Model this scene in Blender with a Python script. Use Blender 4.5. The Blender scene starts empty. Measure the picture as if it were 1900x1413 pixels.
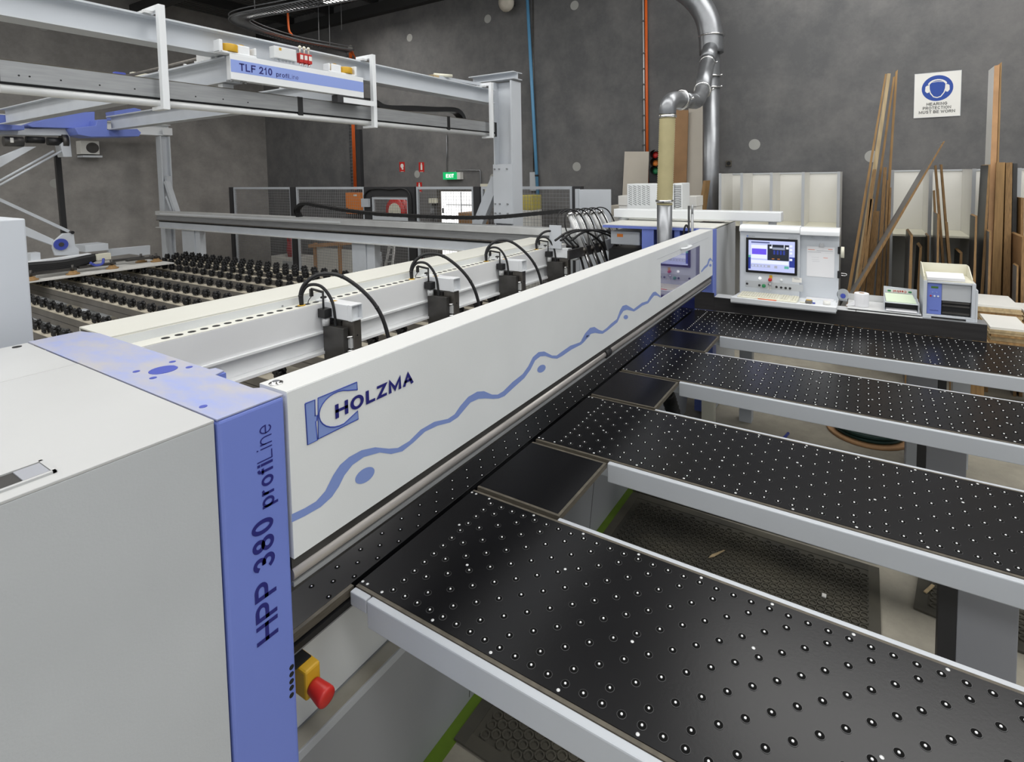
import bpy, bmesh, math, random
from mathutils import Vector, Matrix
random.seed(7)
S = bpy.context.scene
COL = S.collection

# ---------------------------------------------------------------- camera (photo frame 1900 x 1413)
F_PX, CX, CY = 1000.40, 990.84, 386.29
YAW, PITCH, ROLL = math.radians(31.637), math.radians(-3.467), math.radians(-0.858)
CAMZ = 2.15
FW = Vector((math.cos(PITCH)*math.cos(YAW), math.cos(PITCH)*math.sin(YAW), math.sin(PITCH)))
_r = Vector((math.sin(YAW), -math.cos(YAW), 0)); _u = _r.cross(FW)
RT = math.cos(ROLL)*_r + math.sin(ROLL)*_u
UP = -math.sin(ROLL)*_r + math.cos(ROLL)*_u
cam_d = bpy.data.cameras.new('camera'); cam = bpy.data.objects.new('camera', cam_d); COL.objects.link(cam)
cam.matrix_world = Matrix(((RT.x, UP.x, -FW.x, 0), (RT.y, UP.y, -FW.y, 0), (RT.z, UP.z, -FW.z, CAMZ), (0, 0, 0, 1)))
cam_d.sensor_fit = 'HORIZONTAL'; cam_d.sensor_width = 36.0; cam_d.lens = 36.0*F_PX/1900.0
cam_d.shift_x = (950-CX)/1900.0; cam_d.shift_y = (CY-706.5)/1900.0
cam_d.clip_start = 0.05; cam_d.clip_end = 100
S.camera = cam

# ---------------------------------------------------------------- light
w = bpy.data.worlds.new('world'); S.world = w; w.use_nodes = True
bg = w.node_tree.nodes['Background']; bg.inputs[0].default_value = (0.93, 0.97, 1.0, 1); bg.inputs[1].default_value = 0.66
S.view_settings.view_transform = 'Standard'; S.view_settings.look = 'None'
S.view_settings.exposure = 0.0; S.view_settings.gamma = 1.0; S.view_settings.use_curve_mapping = False

ROOF = 5.6; WX = 8.0; WY = 12.72
SKYLIGHTS = [(-4.2, 1.2, -6, 12), (-0.6, 1.2, -6, 12), (3.0, 1.2, -6, 7.0), (6.3, 1.9, -2.8, 1.5)]     # centre x, width, y range of unseen translucent roof strips, first two lengthened to light the left wall
def area_light(name, loc, sx, sy, power, col=(1, 1, 1)):
    d = bpy.data.lights.new(name, 'AREA'); d.shape = 'RECTANGLE'; d.size = sx; d.size_y = sy; d.energy = power; d.color = col
    o = bpy.data.objects.new(name, d); COL.objects.link(o); o.location = loc
    return o
for i, (sx, sw, sy0, sy1) in enumerate(SKYLIGHTS):
    area_light('skylight_lamp', (sx, (sy0+sy1)/2, ROOF+.25), sw, sy1-sy0, ({3.0: 15.0, -.6: 11.0}.get(sx, 12.0)*(sy1-sy0) if sx < 5 else 84), (1.0, 0.99, 0.97))

# ---------------------------------------------------------------- helpers
def P(px, py, ax, c):
    """point where the ray through photo pixel (px, py) meets the plane <ax> = c"""
    d = RT*((px-CX)/F_PX) - UP*((py-CY)/F_PX) + FW
    i = 'xyz'.index(ax); o = (0, 0, CAMZ)
    return Vector(o) + d*((c-o[i])/d[i])

MATS = {}
def mat(name, col, rough=0.5, metal=0.0, noise=0.0, nscale=8.0, bump=0.0, bscale=40.0, emit=None, estr=0.0, coat=0.0, spec=0.5, alpha=None, trans=0.0, col2=None, stretch=None):
    m = bpy.data.materials.new(name); m.use_nodes = True
    nt = m.node_tree; b = nt.nodes['Principled BSDF']
    b.inputs['Base Color'].default_value = (*col, 1); b.inputs['Roughness'].default_value = rough
    b.inputs['Metallic'].default_value = metal; b.inputs['Specular IOR Level'].default_value = spec
    if coat: b.inputs['Coat Weight'].default_value = coat
    if trans: b.inputs['Transmission Weight'].default_value = trans
    if alpha is not None: b.inputs['Alpha'].default_value = alpha
    if emit: b.inputs['Emission Color'].default_value = (*emit, 1); b.inputs['Emission Strength'].default_value = estr
    if noise or bump:
        tc = nt.nodes.new('ShaderNodeTexCoord'); mp = nt.nodes.new('ShaderNodeMapping'); nt.links.new(tc.outputs['Object'], mp.inputs[0])
        if stretch: mp.inputs['Scale'].default_value = stretch
    if noise:
        n = nt.nodes.new('ShaderNodeTexNoise'); n.inputs['Scale'].default_value = nscale; n.inputs['Detail'].default_value = 6
        nt.links.new(mp.outputs[0], n.inputs['Vector'])
        r = nt.nodes.new('ShaderNodeValToRGB'); c2 = col2 or tuple(c*(1-noise) for c in col)
        r.color_ramp.elements[0].position = .35; r.color_ramp.elements[1].position = .68
        r.color_ramp.elements[0].color = (*c2, 1); r.color_ramp.elements[1].color = (*col, 1)
        nt.links.new(n.outputs['Fac'], r.inputs[0]); nt.links.new(r.outputs[0], b.inputs['Base Color'])
    if bump:
        n2 = nt.nodes.new('ShaderNodeTexNoise'); n2.inputs['Scale'].default_value = bscale; n2.inputs['Detail'].default_value = 3
        nt.links.new(mp.outputs[0], n2.inputs['Vector'])
        bp = nt.nodes.new('ShaderNodeBump'); bp.inputs['Strength'].default_value = bump; bp.inputs['Distance'].default_value = .01
        nt.links.new(n2.outputs['Fac'], bp.inputs['Height']); nt.links.new(bp.outputs[0], b.inputs['Normal'])
    MATS[name] = m
    return m

class MB:
    def __init__(s): s.v = []; s.f = []; s.sm = []
    def add(s, vs, fs, smooth=False):
        o = len(s.v); s.v += [tuple(v) for v in vs]; s.f += [tuple(i+o for i in f) for f in fs]; s.sm += [smooth]*len(fs); return s
    def box(s, x0, x1, y0, y1, z0, z1):
        if x0 > x1: x0, x1 = x1, x0
        if y0 > y1: y0, y1 = y1, y0
        if z0 > z1: z0, z1 = z1, z0
        vs = [(x0,y0,z0),(x1,y0,z0),(x1,y1,z0),(x0,y1,z0),(x0,y0,z1),(x1,y0,z1),(x1,y1,z1),(x0,y1,z1)]
        return s.add(vs, [(3,2,1,0),(4,5,6,7),(0,1,5,4),(1,2,6,5),(2,3,7,6),(3,0,4,7)])
    def obox(s, c, ux, uy, uz):
        """oriented box: centre c, half vectors"""
        c, ux, uy, uz = map(Vector, (c, ux, uy, uz))
        vs = [c+ux*a+uy*b+uz*d for d in (-1, 1) for (a, b) in ((-1,-1),(1,-1),(1,1),(-1,1))]
        fs = [(3,2,1,0),(4,5,6,7),(0,1,5,4),(1,2,6,5),(2,3,7,6),(3,0,4,7)]
        if ux.cross(uy).dot(uz) < 0: fs = [f[::-1] for f in fs]
        return s.add(vs, fs)
    def bar(s, p0, p1, w, h, up=(0, 0, 1)):
        p0, p1 = Vector(p0), Vector(p1); d = p1-p0; u = Vector(up); sd = d.cross(u)
        if sd.length < 1e-6: sd = d.cross(Vector((1, 0, 0)))
        sd.normalize(); u = sd.cross(d).normalized()
        return s.obox((p0+p1)/2, d/2, sd*(w/2), u*(h/2))
    def tube(s, path, r, n=10, cap=True, smooth=True):
        path = [Vector(p) for p in path]; rr = r if isinstance(r, (list, tuple)) else [r]*len(path)
        t = (path[1]-path[0]).normalized(); ref = Vector((0, 0, 1)) if abs(t.z) < .9 else Vector((1, 0, 0))
        a = t.cross(ref).normalized(); o = len(s.v); k = len(path)
        for i, p in enumerate(path):
            t = (path[min(i+1, k-1)]-path[max(i-1, 0)]).normalized()
            a = (a-t*a.dot(t)).normalized(); b = t.cross(a)
            for j in range(n):
                g = 2*math.pi*j/n; s.v.append(tuple(p+(a*math.cos(g)+b*math.sin(g))*rr[i]))
        for i in range(k-1):
            for j in range(n):
                j2 = (j+1) % n; s.f.append((o+i*n+j, o+i*n+j2, o+(i+1)*n+j2, o+(i+1)*n+j)); s.sm.append(smooth)
        if cap:
            s.f.append(tuple(o+j for j in range(n))[::-1]); s.sm.append(False)
            s.f.append(tuple(o+(k-1)*n+j for j in range(n))); s.sm.append(False)
        return s
    def cyl(s, p0, p1, r, n=16, r1=None, smooth=True):
        return s.tube([p0, p1], [r, r if r1 is None else r1], n, True, smooth)
    def prism(s, pts, ext):
        """extrude a polygon (3d points) along vector ext"""
        pts = [Vector(p) for p in pts]; e = Vector(ext); n = len(pts)
        nn = Vector((0, 0, 0))
        for i in range(n): nn += pts[i].cross(pts[(i+1) % n])
        if nn.dot(e) > 0: pts = pts[::-1]
        vs = pts+[p+e for p in pts]
        fs = [tuple(range(n)), tuple(range(2*n-1, n-1, -1))]+[(i, i+n, (i+1) % n+n, (i+1) % n) for i in range(n)]
        return s.add(vs, fs)
    def strip(s, a, b):
        """flat ribbon between two polylines of equal length"""
        n = len(a); return s.add(list(a)+list(b), [(i, i+1, n+i+1, n+i) for i in range(n-1)])
    def lathe(s, c, axis, prof, n=16, smooth=True):
        """profile [(distance along axis, radius)]"""
        c = Vector(c); t = Vector(axis).normalized(); return s.tube([c+t*h for h, r in prof], [max(r, 1e-5) for h, r in prof], n, True, smooth)
    def ibeam(s, p0, p1, h, w, tf, tw, up=(0, 0, 1)):
        p0, p1 = Vector(p0), Vector(p1); u = Vector(up)
        s.bar(p0+u*(h/2-tf/2), p1+u*(h/2-tf/2), w, tf, up); s.bar(p0-u*(h/2-tf/2), p1-u*(h/2-tf/2), w, tf, up)
        return s.bar(p0, p1, tw, h-2*tf, up)
    def build(s, name, m, parent=None, bevel=0.0, seg=2, kind=None, label=None):
        me = bpy.data.meshes.new(name)
        xs = [v[0] for v in s.v]; ys = [v[1] for v in s.v]; zs = [v[2] for v in s.v]
        o = Vector(((min(xs)+max(xs))/2, (min(ys)+max(ys))/2, min(zs)))
        me.from_pydata([(v[0]-o.x, v[1]-o.y, v[2]-o.z) for v in s.v], [], s.f)
        me.polygons.foreach_set('use_smooth', s.sm); me.update()
        me.materials.append(MATS[m] if isinstance(m, str) else m)
        ob = bpy.data.objects.new(name, me); COL.objects.link(ob)
        if parent is not None:
            ob.parent = parent; ob.location = o-wloc(parent)
        else: ob.location = o
        if bevel:
            b = ob.modifiers.new('bevel', 'BEVEL'); b.width = bevel; b.segments = seg; b.limit_method = 'ANGLE'; b.angle_limit = math.radians(40)
        if kind: ob['kind'] = kind
        if label and parent is not None: ob['label'] = label
        return ob
def wloc(o):
    v = Vector(o.location)
    while o.parent is not None: o = o.parent; v += Vector(o.location)
    return v
def box(name, m, parent, x0, x1, y0, y1, z0, z1, bevel=0.0, **k): return MB().box(x0, x1, y0, y1, z0, z1).build(name, m, parent, bevel, **k)
def tag(o, label, cat, group=None):
    o['label'] = label; o['category'] = cat
    if group: o['group'] = group
    return o
def thing(name, label, cat, loc=(0, 0, 0), group=None):
    o = bpy.data.objects.new(name, None); COL.objects.link(o); o.location = loc; o.empty_display_size = .05
    return tag(o, label, cat, group)
def struct(o): o['kind'] = 'structure'; return o
def copy_part(o, parent, loc):
    c = o.copy(); COL.objects.link(c); c.parent = parent; c.location = Vector(loc)-wloc(parent); return c
def copy_tree(o, parent=None, off=None):
    c = o.copy(); COL.objects.link(c)
    if parent is not None: c.parent = parent
    elif off is not None: c.location = Vector(o.location)+Vector(off)
    for ch in o.children: copy_tree(ch, c)
    return c
def text(name, body, m, parent, o, xd, yd, width=None, height=None, bold=0.0, depth=0.0006, shear=0.0, font_space=1.0):
    """flat lettering: o = lower left corner, xd/yd reading and up directions, width x cap height in metres"""
    cu = bpy.data.curves.new(name, 'FONT'); cu.body = body; cu.size = 1; cu.offset = bold; cu.extrude = 0; cu.shear = shear; cu.space_character = font_space; cu.resolution_u = 3
    t = bpy.data.objects.new(name, cu); COL.objects.link(t)
    bpy.context.view_layer.update()
    dg = bpy.context.evaluated_depsgraph_get(); me = bpy.data.meshes.new_from_object(t.evaluated_get(dg))
    bpy.data.objects.remove(t); bpy.data.curves.remove(cu)
    xs = [v.co.x for v in me.vertices]; ys = [v.co.y for v in me.vertices]
    x0, x1 = min(xs), max(xs); asc = 0.729
    kx = width/(x1-x0) if width else None; ky = height/asc if height else None
    kx = kx or ky; ky = ky or kx
    xd = Vector(xd).normalized(); yd = Vector(yd).normalized(); nz = xd.cross(yd).normalized(); o = Vector(o); pl = wloc(parent) if parent else Vector((0, 0, 0))
    for v in me.vertices: v.co = xd*((v.co.x-x0)*kx)+yd*(v.co.y*ky)+nz*depth
    me.materials.clear(); me.materials.append(MATS[m]); me.update()
    ob = bpy.data.objects.new(name, me); COL.objects.link(ob); ob.parent = parent; ob.location = o-pl
    return ob
# ---------------------------------------------------------------- stroke lettering (grotesque letters drawn as ribbons)
def _arc(cx, cy, rx, ry, a0, a1, n=None):
    n = n or max(4, int(abs(a1-a0)/15)); return [(cx+rx*math.cos(math.radians(a0+(a1-a0)*k/n)), cy+ry*math.sin(math.radians(a0+(a1-a0)*k/n))) for k in range(n+1)]
XH = .74
def _lc(pl): return [[(x, y*XH) for x, y in p] for p in pl]
_bowl = _arc(.5, .5, .5, .5, 0, 360)
GL = {
 'H': (.72, [[(0, 0), (0, 1)], [(1, 0), (1, 1)], [(0, .52), (1, .52)]]), 'O': (.80, [_arc(.5, .5, .5, .5, 0, 360)]), 'L': (.56, [[(0, 1), (0, 0), (1, 0)]]),
 'Z': (.62, [[(0, 1), (1, 1), (0, 0), (1, 0)]]), 'M': (.88, [[(0, 0), (0, 1), (.5, .12), (1, 1), (1, 0)]]), 'A': (.74, [[(0, 0), (.5, 1), (1, 0)], [(.2, .32), (.8, .32)]]),
 'P': (.66, [[(0, 0), (0, 1), (.5, 1)]+_arc(.55, .73, .45, .27, 90, -90)+[(0, .46)]]), 'R': (.70, [[(0, 0), (0, 1), (.5, 1)]+_arc(.55, .74, .42, .26, 90, -90)+[(0, .48)], [(.55, .46), (1, 0)]]),
 'B': (.68, [[(0, 0), (0, 1), (.5, 1)]+_arc(.5, .76, .42, .24, 90, -90)+[(0, .52)], [(.5, .52)]+_arc(.52, .26, .48, .26, 90, -90)+[(0, 0)]]),
 'T': (.64, [[(0, 1), (1, 1)], [(.5, 1), (.5, 0)]]), 'F': (.58, [[(0, 0), (0, 1), (1, 1)], [(0, .52), (.85, .52)]]), 'E': (.62, [[(1, 1), (0, 1), (0, 0), (1, 0)], [(0, .52), (.9, .52)]]),
 'X': (.70, [[(0, 0), (1, 1)], [(0, 1), (1, 0)]]), 'I': (.16, [[(.5, 0), (.5, 1)]]), 'N': (.72, [[(0, 0), (0, 1), (1, 0), (1, 1)]]), 'C': (.74, [_arc(.5, .5, .5, .5, 45, 315)]),
 'G': (.78, [_arc(.5, .5, .5, .5, 45, 330)+[(1, .42), (.6, .42)]]), 'U': (.70, [[(0, 1), (0, .4)]+_arc(.5, .35, .5, .35, 180, 360)+[(1, 1)]]),
 'S': (.66, [_arc(.5, .75, .45, .25, 30, 270)+_arc(.5, .26, .48, .26, 90, -150)]), 'W': (1.0, [[(0, 1), (.25, 0), (.5, .9), (.75, 0), (1, 1)]]),
 '0': (.54, [_arc(.5, .5, .5, .5, 0, 360)]), '1': (.34, [[(0, .76), (.45, .84), (.7, 1), (.7, 0)]]), '2': (.54, [_arc(.5, .71, .48, .29, 165, -35)+[(.05, 0), (1, 0)]]),
 '3': (.54, [_arc(.48, .75, .42, .25, 150, -90), _arc(.48, .26, .5, .26, 90, -150)]), '8': (.54, [_arc(.5, .755, .42, .245, 0, 360), _arc(.5, .26, .5, .26, 0, 360)]),
 'p': (.54, _lc([[(0, 1), (0, -.38)], _arc(.5, .5, .5, .5, 0, 360)])), 'r': (.30, _lc([[(0, 0), (0, 1)], [(0, .55)]+_arc(.9, .55, .9, .45, 180, 95)])), 'o': (.55, _lc([_bowl])),
 'f': (.28, [_arc(.95, .78, .55, .22, 90, 180)+[(.4, 0)], [(0, .70), (1, .70)]]), 'i': (.10, [[(.5, 0), (.5, XH)], [(.5, .97), (.5, 1.0)]]), 'l': (.10, [[(.5, 0), (.5, 1)]]),
 'n': (.52, _lc([[(0, 0), (0, 1)], [(0, .55)]+_arc(.5, .55, .5, .45, 180, 0)+[(1, 0)]])), 'e': (.54, _lc([[(0, .5), (1, .5)]+_arc(.5, .5, .5, .5, 0, 315)])),
 'a': (.50, _lc([_arc(.45, .72, .45, .28, 150, 10)+[(.9, 0)], _arc(.42, .28, .42, .26, 0, 360)])), 's': (.48, _lc([_arc(.5, .75, .45, .25, 30, 270)+_arc(.5, .26, .48, .26, 90, -150)])), 't': (.28, [[(.45, 1), (.45, .15)]+_arc(.85, .15, .4, .15, 180, 270), [(0, .72), (1, .72)]]),
}
def stext(name, body, m, parent, o, xd, yd, width, height, weight=.16, gap=.13, depth=.0006, shear=0.0):
    """lettering from ribbons: o = lower left corner on the surface, cap height and total width in metres"""
    b = MB(); x0 = 0.0; quads = []
    def rib(pts, t):
        cl = (abs(pts[0][0]-pts[-1][0])+abs(pts[0][1]-pts[-1][1])) < 1e-6 and len(pts) > 3
        p = [Vector((a, c)) for a, c in pts]; q = [p[0]]
        for v in p[1:]:
            if (v-q[-1]).length > 1e-5: q.append(v)
        p = q
        if len(p) < 2: return
        if not cl: p[0] = p[0]-(p[1]-p[0]).normalized()*t/2; p[-1] = p[-1]+(p[-1]-p[-2]).normalized()*t/2
        n = len(p); Lf = []; Rt = []
        for i in range(n):
            if cl: a, c = p[i-1] if i else p[n-2], p[(i+1) % n] if i < n-1 else p[1]
            else: a, c = p[max(i-1, 0)], p[min(i+1, n-1)]
            d1 = (p[i]-a).normalized() if (p[i]-a).length > 1e-6 else (c-p[i]).normalized(); d2 = (c-p[i]).normalized() if (c-p[i]).length > 1e-6 else d1
            n1 = Vector((-d1.y, d1.x)); n2 = Vector((-d2.y, d2.x)); mm = (n1+n2)
            if mm.length < .2: mm = n1
            mm.normalize(); k = t/2/max(mm.dot(n1), .45); Lf.append(p[i]+mm*k); Rt.append(p[i]-mm*k)
        for i in range(n-1): quads.append((Rt[i], Rt[i+1], Lf[i+1], Lf[i]))
    t = weight
    for ch in body:
        if ch == ' ': x0 += .32; continue
        w_, pls = GL[ch]; w_ = w_+t*.35
        for pl in pls: rib([(x0+t/2+a*(w_-t if w_ > t else 0), t/2+c*(1-t)) for a, c in pl], t)
        x0 += w_+gap
    tw = x0-gap; xd = Vector(xd).normalized(); yd = Vector(yd).normalized(); nz = xd.cross(yd).normalized(); o = Vector(o)
    for k, qd in enumerate(quads):
        b.add([o+xd*((v.x+v.y*shear)*width/tw)+yd*(v.y*height)+nz*depth for v in qd], [(0, 1, 2, 3)])
    return b.build(name, m, parent)
def smooth_path(pts, n=8):
    """Catmull-Rom through the points"""
    p = [Vector(q) for q in pts]; p = [p[0]*2-p[1]]+p+[p[-1]*2-p[-2]]; out = []
    for i in range(1, len(p)-2):
        for k in range(n):
            t = k/n; a, b, c, d = p[i-1], p[i], p[i+1], p[i+2]
            out.append(.5*((2*b)+(c-a)*t+(2*a-5*b+4*c-d)*t*t+(3*b-a-3*c+d)*t**3))
    out.append(p[-2]); return out

# ---------------------------------------------------------------- materials
mat('white', (.74, .76, .765), .42, noise=.05, nscale=3, bump=.03, bscale=220)
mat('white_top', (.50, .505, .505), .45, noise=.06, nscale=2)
mat('white_gloss', (.80, .82, .84), .3)
mat('cream', (.72, .715, .655), .45, noise=.05, nscale=2)
mat('pusher_white', (.87, .88, .89), .4, noise=.04, nscale=3)
mat('rail_paint', (.47, .495, .53), .42, noise=.04, nscale=3)
mat('leg_grey', (.33, .34, .375), .45)
mat('base_grey', (.36, .37, .385), .45, noise=.06, nscale=2)
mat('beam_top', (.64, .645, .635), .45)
mat('grey_paint', (.50, .52, .54), .45, noise=.06, nscale=3, bump=.04, bscale=200)
mat('light_grey', (.60, .63, .67), .42, noise=.04, nscale=3)
mat('steel_paint', (.56, .59, .63), .4, noise=.08, nscale=4)
mat('alu', (.36, .37, .38), .4, metal=.35, noise=.15, nscale=5, stretch=(1, 1, 12))
mat('alu_light', (.70, .71, .71), .4, metal=.15, noise=.12, nscale=5)
mat('galv', (.30, .31, .325), .36, metal=.75, noise=.2, nscale=6)
mat('chrome', (.75, .75, .75), .2, metal=1)
mat('steel_dark', (.11, .105, .10), .42, metal=.6, noise=.3, nscale=9)
mat('steel_brown', (.20, .185, .165), .42, metal=.7, noise=.3, nscale=6, stretch=(.3, 4, 4))
mat('bar_metal', (.47, .44, .42), .4, metal=.55, noise=.35, nscale=5, stretch=(.6, 6, 6))
mat('blue', (.165, .225, .62), .4, noise=.05, nscale=3)
mat('blue_decal', (.21, .29, .60), .45)
mat('blue_pale', (.27, .36, .74), .45)
mat('blue_deep', (.055, .08, .40), .4)
mat('ink', (.012, .012, .16), .5)
mat('black', (.012, .012, .013), .45)
mat('black_rubber', (.014, .014, .015), .55)
mat('black_gloss', (.010, .010, .011), .25)
mat('hole', (.006, .006, .006), .7)
mat('dark_post', (.035, .035, .038), .5)
mat('table_black', (.0055, .0055, .0065), .27, noise=.2, nscale=3, bump=.012, bscale=120, spec=.36)
mat('ply_edge', (.115, .10, .075), .6, noise=.4, nscale=9, stretch=(3, 3, 40))
mat('nozzle', (.9, .9, .9), .12, metal=1)
mat('nozzle_cup', (.004, .004, .004), .8, spec=.1)
mat('fence_dark', (.045, .042, .042), .38, metal=.3, noise=.3, nscale=6, stretch=(1, .4, 6), bump=.02)
mat('red', (.50, .02, .015), .4)
mat('red_dull', (.33, .03, .035), .5)
mat('yellow', (.62, .36, .02), .45)
mat('orange', (.75, .22, .03), .5)
mat('orange_cable', (.72, .13, .02), .45)
mat('green', (.02, .22, .08), .45)
mat('lime', (.16, .28, .015), .6, noise=.4, nscale=5)
mat('sky_blue', (.12, .33, .55), .45)
mat('teal', (.05, .30, .36), .5)
mat('wood', (.42, .25, .10), .6, noise=.35, nscale=5, stretch=(10, 10, .8))
mat('wood_pale', (.55, .42, .24), .6, noise=.3, nscale=5, stretch=(8, 8, .8))
mat('wood_edge', (.36, .21, .085), .65, noise=.45, nscale=14, stretch=(12, 12, 1))
mat('wood_frame', (.58, .33, .16), .6, noise=.2, nscale=6)
mat('mdf', (.36, .20, .09), .6, noise=.15, nscale=6)
mat('beige', (.60, .55, .47), .55, noise=.06, nscale=3)
mat('board_white', (.80, .79, .75), .45, noise=.06, nscale=2)
mat('board_grey', (.20, .20, .20), .4, noise=.2, nscale=3)
mat('board_dark', (.055, .055, .055), .4, noise=.2, nscale=3)
mat('paper', (.80, .80, .82), .6)
mat('paper_green', (.62, .72, .55), .6)
mat('hose', (.50, .44, .24), .4, noise=.1)
mat('key_cream', (.72, .70, .58), .5)
# ================================================================= SETTING
def concrete(name, base, dark, sc=.35):
    m = bpy.data.materials.new(name); m.use_nodes = True; nt = m.node_tree; b = nt.nodes['Principled BSDF']; b.inputs['Roughness'].default_value = .8
    tc = nt.nodes.new('ShaderNodeTexCoord')
    n1 = nt.nodes.new('ShaderNodeTexNoise'); n1.inputs['Scale'].default_value = sc; n1.inputs['Detail'].default_value = 9; n1.inputs['Roughness'].default_value = .62
    n2 = nt.nodes.new('ShaderNodeTexNoise'); n2.inputs['Scale'].default_value = 2.6; n2.inputs['Detail'].default_value = 8; n2.inputs['Roughness'].default_value = .7
    for n in (n1, n2): nt.links.new(tc.outputs['Object'], n.inputs['Vector'])
    mx = nt.nodes.new('ShaderNodeMath'); mx.operation = 'ADD'; nt.links.new(n1.outputs['Fac'], mx.inputs[0]); nt.links.new(n2.outputs['Fac'], mx.inputs[1])
    r = nt.nodes.new('ShaderNodeValToRGB'); e = r.color_ramp.elements
    e[0].position = .40; e[0].color = (*dark, 1); e[1].position = .64; e[1].color = (*base, 1)
    dv = nt.nodes.new('ShaderNodeMath'); dv.operation = 'MULTIPLY'; dv.inputs[1].default_value = .5; nt.links.new(mx.outputs[0], dv.inputs[0]); nt.links.new(dv.outputs[0], r.inputs[0])
    nt.links.new(r.outputs[0], b.inputs['Base Color'])
    bp = nt.nodes.new('ShaderNodeBump'); bp.inputs['Strength'].default_value = .12; nt.links.new(n2.outputs['Fac'], bp.inputs['Height']); nt.links.new(bp.outputs[0], b.inputs['Normal'])
    MATS[name] = m
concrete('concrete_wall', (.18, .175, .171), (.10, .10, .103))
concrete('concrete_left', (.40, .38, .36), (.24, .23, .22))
concrete('concrete_floor', (.46, .425, .345), (.28, .26, .215), 1.2)
mat('patch', (.36, .36, .34), .8)
mat('roof_sheet', (.10, .10, .10), .6)
mat('roof_purlin', (.03, .03, .03), .6)
mat('skylight', (.8, .8, .8), .6, emit=(1, 1, .98), estr=2.0)

floor = struct(box('floor', 'concrete_floor', None, -7, WX+.2, -8, WY+.2, -.12, 0))
wall_r = struct(box('wall_right', 'concrete_wall', None, WX, WX+.2, -8, WY+.2, 0, ROOF+.3))
wall_l = struct(box('wall_left', 'concrete_left', None, -7, WX-.001, WY, WY+.2, 0, ROOF+.3))
# roof: sheets between skylight strips, a few corrugated ribs and purlins in the corner that shows
ceiling = struct(box('ceiling', 'roof_sheet', None, -7, WX+.2, -8, WY+.2, ROOF+.32, ROOF+.36))
for i, (sx, sw, sy0, sy1) in enumerate(SKYLIGHTS):
    box('skylight_sheet', 'skylight', ceiling, sx-sw/2, sx+sw/2, sy0, sy1, ROOF+.28, ROOF+.31)
b = MB()
for k in range(56):
    y = 6.0+k*.12; b.box(3.4, WX, y, y+.05, ROOF+.29, ROOF+.32)
b.build('roof_corrugation', 'roof_sheet', ceiling, kind='stuff')
for y in (7.2, 8.6, 10.0, 11.4): box('purlin', 'roof_purlin', ceiling, 3.0, WX-.01, y, y+.07, ROOF+.10, ROOF+.285)
for x in (5.2, 7.85): box('rafter', 'roof_purlin', ceiling, x, x+.14, 5.5, WY-.01, ROOF-.12, ROOF+.10)
# ledge block course on the left part of the right wall and joints
jy = P(490, 250, 'x', WX).y
box('wall_joint', 'mdf', wall_r, WX-.004, WX, jy-.05, jy-.035, 1.2, 3.6)
# round filled lifting points in the tilt-up panels
for (px, py, w_) in ((760, 70, 'r'), (650, 90, 'r'), (905, 35, 'r'), (1066, 10, 'r'), (1070, 309, 'r'), (774, 323, 'r'), (915, 330, 'r'), (1617, 290, 'r'), (1400, 268, 'r')):
    c = P(px, py, 'x', WX); MB().cyl((WX-.003, c.y, c.z), (WX+.001, c.y, c.z), .075, 20).build('filled_lifting_point', 'patch', wall_r)
for (px, py) in ((80, 48), (103, 340)):
    c = P(px, py, 'y', WY); MB().cyl((c.x, WY-.003, c.z), (c.x, WY+.001, c.z), .085, 20).build('filled_lifting_point', 'patch', wall_l)
# ================================================================= THE SAW
YB = 1.119           # front plane of pressure beam cover and blue column
ZT = 1.663           # top of housings and beam
saw = thing('panel_saw', 'large white and blue panel beam saw with lettered front beam and blue end columns', 'panel saw', (2.7, 1.6, 0))
# near housing: grey front, pale top, blue corner wrap
hs = box('end_housing', 'grey_paint', saw, -1.2, .566, YB+.003, 2.18, .12, ZT-.006, .001)
box('housing_foot', 'black', saw, -1.15, .55, YB+.06, 2.1, 0, .12)
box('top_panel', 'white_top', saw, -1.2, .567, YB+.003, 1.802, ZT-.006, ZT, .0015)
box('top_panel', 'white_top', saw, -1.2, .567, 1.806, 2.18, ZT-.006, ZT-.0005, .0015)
# recessed grip slot with thin rim
sl = [(-.25, 1.153), (.324, 1.163), (.320, 1.212), (-.25, 1.228)]
g = box('grip_recess', 'steel_dark', saw, -.30, .320, 1.160, 1.215, ZT-.0003, ZT+.0012)
for a in ((-.30, .325, 1.153, 1.160), (-.30, .325, 1.215, 1.221), (.320, .326, 1.153, 1.221)): box('grip_rim', 'white_top', g, *a, ZT-.0003, ZT+.004)
box('grip_cover_end', 'leg_grey', g, .285, .319, 1.163, 1.212, ZT+.0012, ZT+.003)
MB().cyl((.535, 2.150, ZT-.001), (.535, 2.150, ZT+.0012), .011, 16).build('screw_hole', 'hole', saw)
# blue wrap: front leg and dusty top strip with notch and cut-outs
m = bpy.data.materials.new('blue_dusty'); m.use_nodes = True; nt = m.node_tree; bs = nt.nodes['Principled BSDF']; bs.inputs['Roughness'].default_value = .5
tc = nt.nodes.new('ShaderNodeTexCoord'); mp = nt.nodes.new('ShaderNodeMapping'); mp.inputs['Scale'].default_value = (7, 3.2, 3); nt.links.new(tc.outputs['Object'], mp.inputs[0])
n = nt.nodes.new('ShaderNodeTexNoise'); n.inputs['Scale'].default_value = 1.6; n.inputs['Detail'].default_value = 9; n.inputs['Roughness'].default_value = .62; nt.links.new(mp.outputs[0], n.inputs['Vector'])
rp = nt.nodes.new('ShaderNodeValToRGB'); e = rp.color_ramp.elements; e[0].position = .34; e[0].color = (.29, .34, .60, 1); e[1].position = .62; e[1].color = (.42, .41, .43, 1)
nt.links.new(n.outputs['Fac'], rp.inputs[0]); nt.links.new(rp.outputs[0], bs.inputs['Base Color']); MATS['blue_dusty'] = m
bx0, bx1 = .571, .720
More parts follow.
